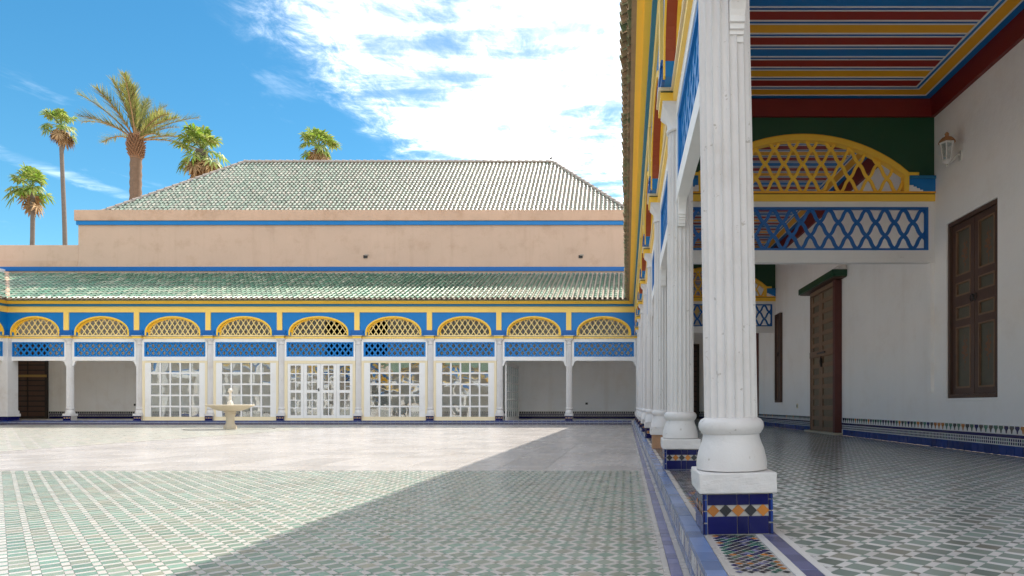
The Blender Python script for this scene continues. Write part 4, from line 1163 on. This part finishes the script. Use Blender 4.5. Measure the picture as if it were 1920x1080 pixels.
# tall plank door, standing proud of the inner wall
y0, y1 = DOOR; org = (wall_x(14.4), 14.4, FL)
t_ = thing('plank_door', 'tall weathered brown plank door with a crossbar under a green-edged hood', 'door', org)
mb = MB(); mb.mbox(P_wall, y0, y0 + .13, FL + .04, 3.44, 0, .15, 'wood_red'); mb.mbox(P_wall, y1 - .05, y1, FL + .04, 3.44, 0, .12, 'wood_door'); mb.mbox(P_wall, y0 + .13, y1 - .05, 3.34, 3.44, 0, .13, 'wood_door'); mb.build('door_frame', t_, org, bevel=.006)
for a0, a1 in ((y0 + .135, y0 + 1.02), (y0 + 1.03, y1 - .055)):
    mb = MB(); mb.mbox(P_wall, a0, a0 + .11, FL + .05, 3.335, .01, .10, 'wood_door'); mb.mbox(P_wall, a1 - .11, a1, FL + .05, 3.335, .01, .10, 'wood_door'); lf = mb.build('door_leaf', t_, org)
    nb = 13; hb = (3.335 - FL - .05) / nb
    for k in range(nb):
        z_ = FL + .05 + k * hb
        mb = MB(); mb.mbox(P_wall, a0 + .111, a1 - .111, z_, z_ + hb * .38, .01, .097, 'wood_door'); mb.build('rail', lf, org)
        mb = MB(); mb.mbox(P_wall, a0 + .111, a1 - .111, z_ + hb * .38 + .001, z_ + hb - .001, .01, .072, 'wood_slat'); mb.build('panel', lf, org)
mb = MB(); mb.mbox(P_wall, y0 + .10, y1 - .02, 1.90, 2.04, .101, .135, 'wood_trim'); mb.build('crossbar', t_, org, bevel=.004)
mb = MB(); mb.mbox(P_wall, y0 + .62, y0 + 1.12, 1.955, 1.99, .136, .16, 'iron'); mb.mbox(P_wall, y0 + .93, y0 + .99, 1.66, 1.86, .10, .13, 'iron'); mb.tube([P_wall(y0 + .95, 1.9, .12), P_wall(y0 + .92, 1.78, .15), P_wall(y0 + .90, 1.66, .14)], .018, 6, 'iron'); mb.build('latch', t_, org)
mb = MB(); mb.mbox(P_wall, y0 - .10, y1 + .2, FL, FL + .045, 0, .2, 'stone'); mb.build('threshold', t_, org, bevel=.01)
hd = MB(); hy0, hy1 = 12.98, 15.25
hd.hexa([P_wall(hy0, 3.50, 0), P_wall(hy1, 3.50, 0), P_wall(hy1, 3.50, .27), P_wall(hy0, 3.50, .27), P_wall(hy0 + .05, 3.78, 0), P_wall(hy1 - .05, 3.78, 0), P_wall(hy1, 3.60, .27), P_wall(hy0, 3.60, .27)], 'white_wall')
hd.build('hood', t_, org, bevel=.015)
hd = MB(); hd.mbox(P_wall, hy0 - .02, hy1 + .02, 3.46, 3.595, .272, .305, 'green_paint'); hd.mbox(P_wall, hy0 - .025, hy0 - .002, 3.46, 3.595, 0.0, .271, 'green_paint'); hd.mbox(P_wall, hy0, hy1, 3.445, 3.499, 0.0, .27, 'wood_dark'); hd.build('hood_edge', t_, org, bevel=.006)
# dark doorway further down the wall
org = (wall_x(21.4), 21.4, FL)
t_ = thing('side_doorway', 'dark red framed doorway far down the inner wall, half hidden by the nearest column', 'doorway', org)
mb = MB(); frame(mb, P_wall, 20.55, 22.3, FL, 3.3, .16, 0, .06, 'wood_red'); mb.build('door_frame', t_, org)
mb = MB(); mb.mbox(P_wall, 20.71, 22.14, FL + .16, 3.14, 0, .02, 'painted_dark'); mb.build('door_leaf', t_, org)  # black sheet painted in place of the unlit opening
# double door in the far left corner
def plank_pair(x0, x1, z1, label, bar=True):
    Pb = lambda a, b, d: (a, 31.30 - d, b); org = ((x0 + x1) / 2, 31.2, FL)
    t_ = thing('double_door', label, 'door', org)
    mb = MB(); frame(mb, Pb, x0, x1, FL, z1, .10, 0, .10, 'wood_black'); mb.build('door_frame', t_, org)
    mid = (x0 + x1) / 2
    for a0, a1 in ((x0 + .10, mid - .01), (mid + .01, x1 - .10)):
        mb = MB(); mb.mbox(Pb, a0, a1, FL + .10, z1 - .10, 0, .03, 'wood_black'); lf = mb.build('door_leaf', t_, org)
        nb = 14; h_ = (z1 - FL - .2) / nb
        for k in range(nb):
            mb = MB(); mb.mbox(Pb, a0 + .03, a1 - .03, FL + .10 + k * h_ + .03, FL + .10 + (k + 1) * h_ - .03, .03, .055, 'wood_dark'); mb.build('panel', lf, org)
    if bar: mb = MB(); mb.mbox(Pb, x0, x1, 2.22, 2.34, .10, .14, 'brass'); mb.build('crossbar', t_, org)
plank_pair(-30.75, -28.75, 3.95, 'dark double plank door with a brass crossbar in the far left corner')
plank_pair(1.55, 3.6, 3.86, 'dark framed door at the far end of the right gallery, between two columns', bar=False)

# ================================================================== SMALL THINGS ON THE WALL
ly, lz, ld = 8.78, 4.33, 0.20; org = P_wall(ly, lz - .1, 0)
t_ = thing('wall_lantern', 'small white wall lantern with rusty cap above the near shutter', 'lantern', org)
c = P_wall(ly, 0, ld)
mb = MB()
for k in range(6):                                           # six corner bars, tapering down
    a = k * math.pi / 3
    mb.tube([(c[0] + .085 * math.cos(a), c[1] + .085 * math.sin(a), lz + .10), (c[0] + .055 * math.cos(a), c[1] + .055 * math.sin(a), lz - .13)], .009, 6, 'lantern_metal')
mb.lathe((c[0], c[1], lz), [(.03, -.17), (.062, -.15), (.062, -.125), (.05, -.12)], 6, 'lantern_metal'); mb.lathe((c[0], c[1], lz), [(.09, .095), (.105, .10), (.105, .115), (.09, .12)], 6, 'lantern_metal')
mb.lathe((c[0], c[1], lz), [(.012, -.22), (.02, -.20), (.012, -.18), (.03, -.171)], 8, 'lantern_metal'); mb.build('lantern_cage', t_, org)
mb = MB(); mb.lathe((c[0], c[1], lz), [(.112, .121), (.10, .15), (.065, .185), (.03, .20), (.022, .225), (.03, .24), (.012, .265)], 12, 'lantern_rust'); mb.build('cap', t_, org, smooth=40)
for k in range(6):
    a, b = k * math.pi / 3, (k + 1) * math.pi / 3
    mb = MB(); mb.poly([(c[0] + .05 * math.cos(a), c[1] + .05 * math.sin(a), lz - .12), (c[0] + .05 * math.cos(b), c[1] + .05 * math.sin(b), lz - .12), (c[0] + .08 * math.cos(b), c[1] + .08 * math.sin(b), lz + .095), (c[0] + .08 * math.cos(a), c[1] + .08 * math.sin(a), lz + .095)], 'pane_glass'); mb.build('pane', t_, org, recalc=False)
mb = MB(); mb.tube([P_wall(ly, lz - .06, .0), P_wall(ly, lz - .05, .05), P_wall(ly, lz - .08, .09), P_wall(ly, lz - .14, .13), P_wall(ly, lz - .175, .18)], .013, 8, 'lantern_metal'); mb.mbox(P_wall, ly - .03, ly + .03, lz - .13, lz + .0, 0, .02, 'lantern_metal'); mb.build('bracket', t_, org)
mb = MB(); mb.mbox(P_wall, 16.30, 16.40, .72, .84, 0, .015, 'cream_paint'); mb.mbox(P_wall, 16.325, 16.375, .745, .815, .015, .02, 'iron')
tag(mb.build('wall_socket', org=P_wall(16.35, .72, 0)), 'small wall socket just beyond the plank door, above the dado', 'socket')

# ================================================================== FOUNTAIN
fx, fy = -13.48, 21.4; org = (fx, fy, 0)
t_ = thing('fountain', 'pale stone pedestal fountain with shallow basin and slender spout', 'fountain', org)
mb = MB(); mb.lathe((fx, fy, 0), [(.20, 0.0), (.20, .10), (.175, .12), (.16, .16)], 8, 'stone'); mb.build('foot', t_, org, bevel=.005)
mb = MB(); mb.lathe((fx, fy, 0), [(.15, .155), (.125, .20), (.125, .40), (.15, .46), (.165, .50), (.15, .53), (.17, .57), (.17, .60)], 20, 'stone'); mb.build('stem', t_, org, smooth=40)
mb = MB(); mb.lathe((fx, fy, 0), [(.17, .602), (.36, .63), (.52, .69), (.60, .745), (.70, .775), (.73, .79), (.735, .815), (.72, .83), (.66, .825), (.56, .78), (.30, .73), (.12, .72)], 40, 'stone', flute=12, famp=.03); mb.build('basin', t_, org, smooth=40)
mb = MB(); mb.lathe((fx, fy, 0), [(.10, .72), (.085, .90), (.06, .94), (.03, .98), (.045, 1.03), (.03, 1.08), (.042, 1.14), (.028, 1.18), (.04, 1.23), (.068, 1.28), (.068, 1.32), (.04, 1.37), (.01, 1.39)], 16, 'stone_pale'); mb.build('spout', t_, org, smooth=40)
mb = MB(); n = 48
for k in range(n):
    a, b = 2 * math.pi * k / n, 2 * math.pi * (k + 1) / n
    mb.poly([(fx + r_ * math.cos(q), fy + r_ * math.sin(q), 0.004) for r_, q in ((1.28, a), (1.36, a), (1.36, b), (1.28, b))], 'tile_black')
mb.build('dark_ring', court, recalc=False)  # flat dark ring laid round the fountain

# ================================================================== PALMS
def ray(u, v, Y): return ((u - 1175) * Y / F, Y, E + (762 - v) * Y / F)
def fan_palm(u, v, Y, rad, label, base_u=None, bulge=0.0, trunk=.14, skirt=.5, nleaf=32, seed=1):
    rd = random.Random(seed); cx, cy, cz = ray(u, v, Y)
    bx = ray(base_u, 452, Y)[0] if base_u else cx
    t_ = thing('fan_palm', label, 'palm tree', (bx, cy, -.05), 'palms behind the palace')
    org = (bx, cy, -.05)
    mb = MB(); pts = []; rads = []
    for k in range(15):
        s_ = k / 14; x_ = bx + (cx - bx) * (s_ ** 1.6) + bulge * math.sin(s_ * math.pi) ** 2 * (1 if s_ > .5 else 1) + .06 * math.sin(s_ * 9)
        if k == 14: x_ = cx
        pts.append((x_, cy, -.05 + (cz + .05) * s_)); rads.append(trunk * (1.25 - .35 * s_) + rd.uniform(-.01, .01))
    mb.tube(pts, rads, 10, 'palm_thin'); mb.build('trunk', t_, org, smooth=50)
    live, dead = MB(), MB()
    def leaf(mb, az, el, L_, R_, mt, droop):
        d = Vector((math.cos(az) * math.cos(el), math.sin(az) * math.cos(el), math.sin(el)))
        c0 = Vector((cx, cy, cz)); tip = c0 + d * L_ + Vector((0, 0, -droop * L_ * .4))
        mb.tube([tuple(c0), tuple(c0.lerp(tip, .5) + Vector((0, 0, .08 * L_))), tuple(tip)], [.03, .022, .015], 4, mt)
        fw_ = (tip - c0).normalized(); fw_ = (fw_ + Vector((0, 0, -droop))).normalized()
        sd = fw_.cross(Vector((0, 0, 1)));  sd = sd.normalized() if sd.length > .05 else Vector((1, 0, 0)); nn = sd.cross(fw_)
        ns = 15
        for k in range(ns):
            an = (k / (ns - 1) - .5) * R(250)
            dr = (fw_ * math.cos(an) + sd * math.sin(an) + nn * .12 * (1 if k % 2 else -1)).normalized()
            ln = R_ * (1 - .25 * abs(an) / R(125)) * rd.uniform(.85, 1.1); sdv = dr.cross(nn).normalized() * R_ * .10
            m1 = tip + dr * ln * .6; m2 = tip + dr * ln + Vector((0, 0, -R_ * rd.uniform(.12, .45)))
            i = len(mb.v); q_ = mb.mi(mt)
            mb.v.extend([tuple(tip), tuple(m1 + sdv), tuple(m1 - sdv), tuple(m2)]); mb.f.append((i, i + 1, i + 3, i + 2)); mb.m.append(q_)
    for k in range(nleaf):
        el = R(rd.uniform(-35, 85)); leaf(live, rd.uniform(0, 6.283), el, rad * rd.uniform(.45, .66), rad * rd.uniform(.36, .46), 'frond_fan', .15 + .5 * (el < .2))
    for k in range(int(nleaf * skirt)):
        leaf(dead, rd.uniform(0, 6.283), R(rd.uniform(-80, -35)), rad * rd.uniform(.3, .6), rad * .4, 'palm_dead', .9)
    live.build('crown', t_, org, recalc=False); 
    if dead.v: dead.build('dead_skirt', t_, org, recalc=False)
fan_palm(60, 352, 50, 1.95, 'shortest fan palm, leftmost in the sky', trunk=.15, skirt=.25, nleaf=27, seed=3)
fan_palm(114, 236, 58, 1.75, 'tall thin fan palm with curving trunk', base_u=110, bulge=.6, trunk=.17, skirt=1.1, nleaf=24, seed=8)
fan_palm(378, 282, 44, 2.05, 'fan palm with brown skirt rising behind the left slope of the roof', trunk=.42, skirt=1.0, nleaf=32, seed=12)
fan_palm(597, 275, 48, 1.75, 'fan palm whose crown peeps over the roof ridge', trunk=.30, skirt=.4, nleaf=30, seed=21)

def date_palm(u, v, Y, label):
    rd = random.Random(41); cx, cy, cz = ray(u, v, Y); bx = ray(250, 368, Y)[0]
    org = (bx, cy, -.05); t_ = thing('date_palm', label, 'palm tree', org, 'palms behind the palace')
    mb = MB(); pts, rads = [], []
    for k in range(60):
        s_ = k / 59; pts.append((bx + (cx - bx) * s_, cy, -.05 + (cz - .9) * s_)); rads.append(.36 - .04 * s_ + (.035 if k % 2 else 0))
    mb.tube(pts, rads, 14, 'palm_trunk'); mb.build('trunk', t_, org, smooth=60)
    mb = MB()                                            # swollen head of cut leaf bases
    for k in range(150):
        s_ = k / 150; az = k * 2.39996; z_ = cz - 1.0 + s_ * 1.5; r0 = .34 + .12 * math.sin(s_ * math.pi * .8) - .30 * max(0, s_ - .6)
        p = Vector((cx + r0 * math.cos(az), cy + r0 * math.sin(az), z_)); d = Vector((math.cos(az) * .7, math.sin(az) * .7, .8)).normalized()
        mb.tube([tuple(p - d * .2), tuple(p + d * rd.uniform(.10, .22))], [.075, .03], 5, 'palm_boot')
    mb.tube([(cx, cy, cz - 1.1), (cx, cy, cz + .5)], [.36, .22], 10, 'palm_boot'); mb.build('trunk_head', t_, org)
    spec = [(-1.0, 42, 4.9), (-.95, 28, 4.0), (-.8, 52, 4.6), (-.45, 68, 5.2), (-.2, 78, 4.6), (.05, 84, 4.1), (.15, 80, 4.2), (.30, 72, 4.2), (.5, 62, 4.7), (.75, 50, 4.9), (.85, 34, 4.9), (1.0, 22, 4.8), (.95, 40, 4.4), (-.6, 60, 4.4), (.6, 66, 4.4), (.0, 65, 4.3), (-.3, 55, 3.8), (.4, 50, 4.0), (-.7, 38, 3.4), (.2, 58, 4.2), (.9, 16, 3.6), (.7, 28, 4.2)]
    for n_, (lat_, el, ln) in enumerate(spec):
        az = math.acos(max(-1, min(1, lat_))) * (1 if n_ % 2 else -1) + rd.uniform(-.12, .12)
        h = Vector((math.cos(az), math.sin(az), 0)); p = Vector((cx, cy, cz + .1)); e_ = R(el); fr = MB(); path = [p.copy()]; nn = 26; ln *= rd.uniform(.84, .96)
        for k in range(nn):
            e_ -= R(rd.uniform(.5, 1.6)) * (1 + k / nn) * (1.2 if el < 45 else .7)
            p = p + (h * math.cos(e_) + Vector((0, 0, math.sin(e_)))) * (ln / nn); path.append(p.copy())
        fr.tube([tuple(q) for q in path], [.06 * (1 - k / (nn + 2)) + .008 for k in range(nn + 1)], 5, 'palm_dead')
        for k in range(int(nn * .22), nn):
            for hf in (0, .33, .66):
                b = path[k].lerp(path[k + 1], hf); d = (path[k + 1] - path[k]).normalized(); sd = d.cross(Vector((0, 0, 1))).normalized(); upn = sd.cross(d)
                tt = (k + hf) / nn; L_ = .80 * (.45 + .9 * math.sin(min(1, (tt - .18) / .82) * math.pi) ** .6) * (1 if tt < .93 else .8)
                for sg in (-1, 1):
                    dr = (d * .95 + sd * sg * .5 + upn * rd.uniform(-.25, .75)).normalized(); wv = dr.cross(upn).normalized() * .026
                    q = b + dr * L_ * rd.uniform(.8, 1.05); i = len(fr.v); fr.v.extend([tuple(b + wv), tuple(b - wv), tuple(q)]); fr.f.append((i, i + 1, i + 2)); fr.m.append(fr.mi('frond_date'))
        fr.build('frond', t_, org, recalc=False)
date_palm(255, 268, 43.5, 'big date palm with upswept feathery fronds, tallest over the roof')

# ================================================================== OPPOSITE GALLERY (behind the camera, seen as reflections in the panes)
OO = (-14, -20.5, 0)
opp = thing('opposite_gallery', 'sunlit arcaded gallery across the courtyard, seen only as reflections in the glass panes', 'gallery', OO)
P_opp = lambda a, b, d: (a, -20.5 + d, b)
front(opp, OO, P_opp, [-38 + 3.1 * k for k in range(13)], lat=False)
mb = MB(); mb.box(-40, 2, -25, -24.8, 0, 5.3, 'inner_wall'); mb.build('back_wall', opp, OO)
mb = MB(); mb.hexa([(-40, -19.9, 5.27), (2, -19.9, 5.27), (2, -25, 7.4), (-40, -25, 7.4), (-40, -19.9, 5.31), (2, -19.9, 5.31), (2, -25, 7.44), (-40, -25, 7.44)], 'roof_green'); mb.build('roof', opp, OO)
mb = MB(); mb.box(-40, 2, -32, -25.01, 0, 10.0, 'pink_plaster'); mb.build('hall_wall', opp, OO)
for k in range(13):
    mb = MB(); mb.box(-38 + 3.1 * k - .13, -38 + 3.1 * k + .13, -20.63, -20.37, 0, 3.68, 'white_column'); mb.build('pillar', opp, OO)
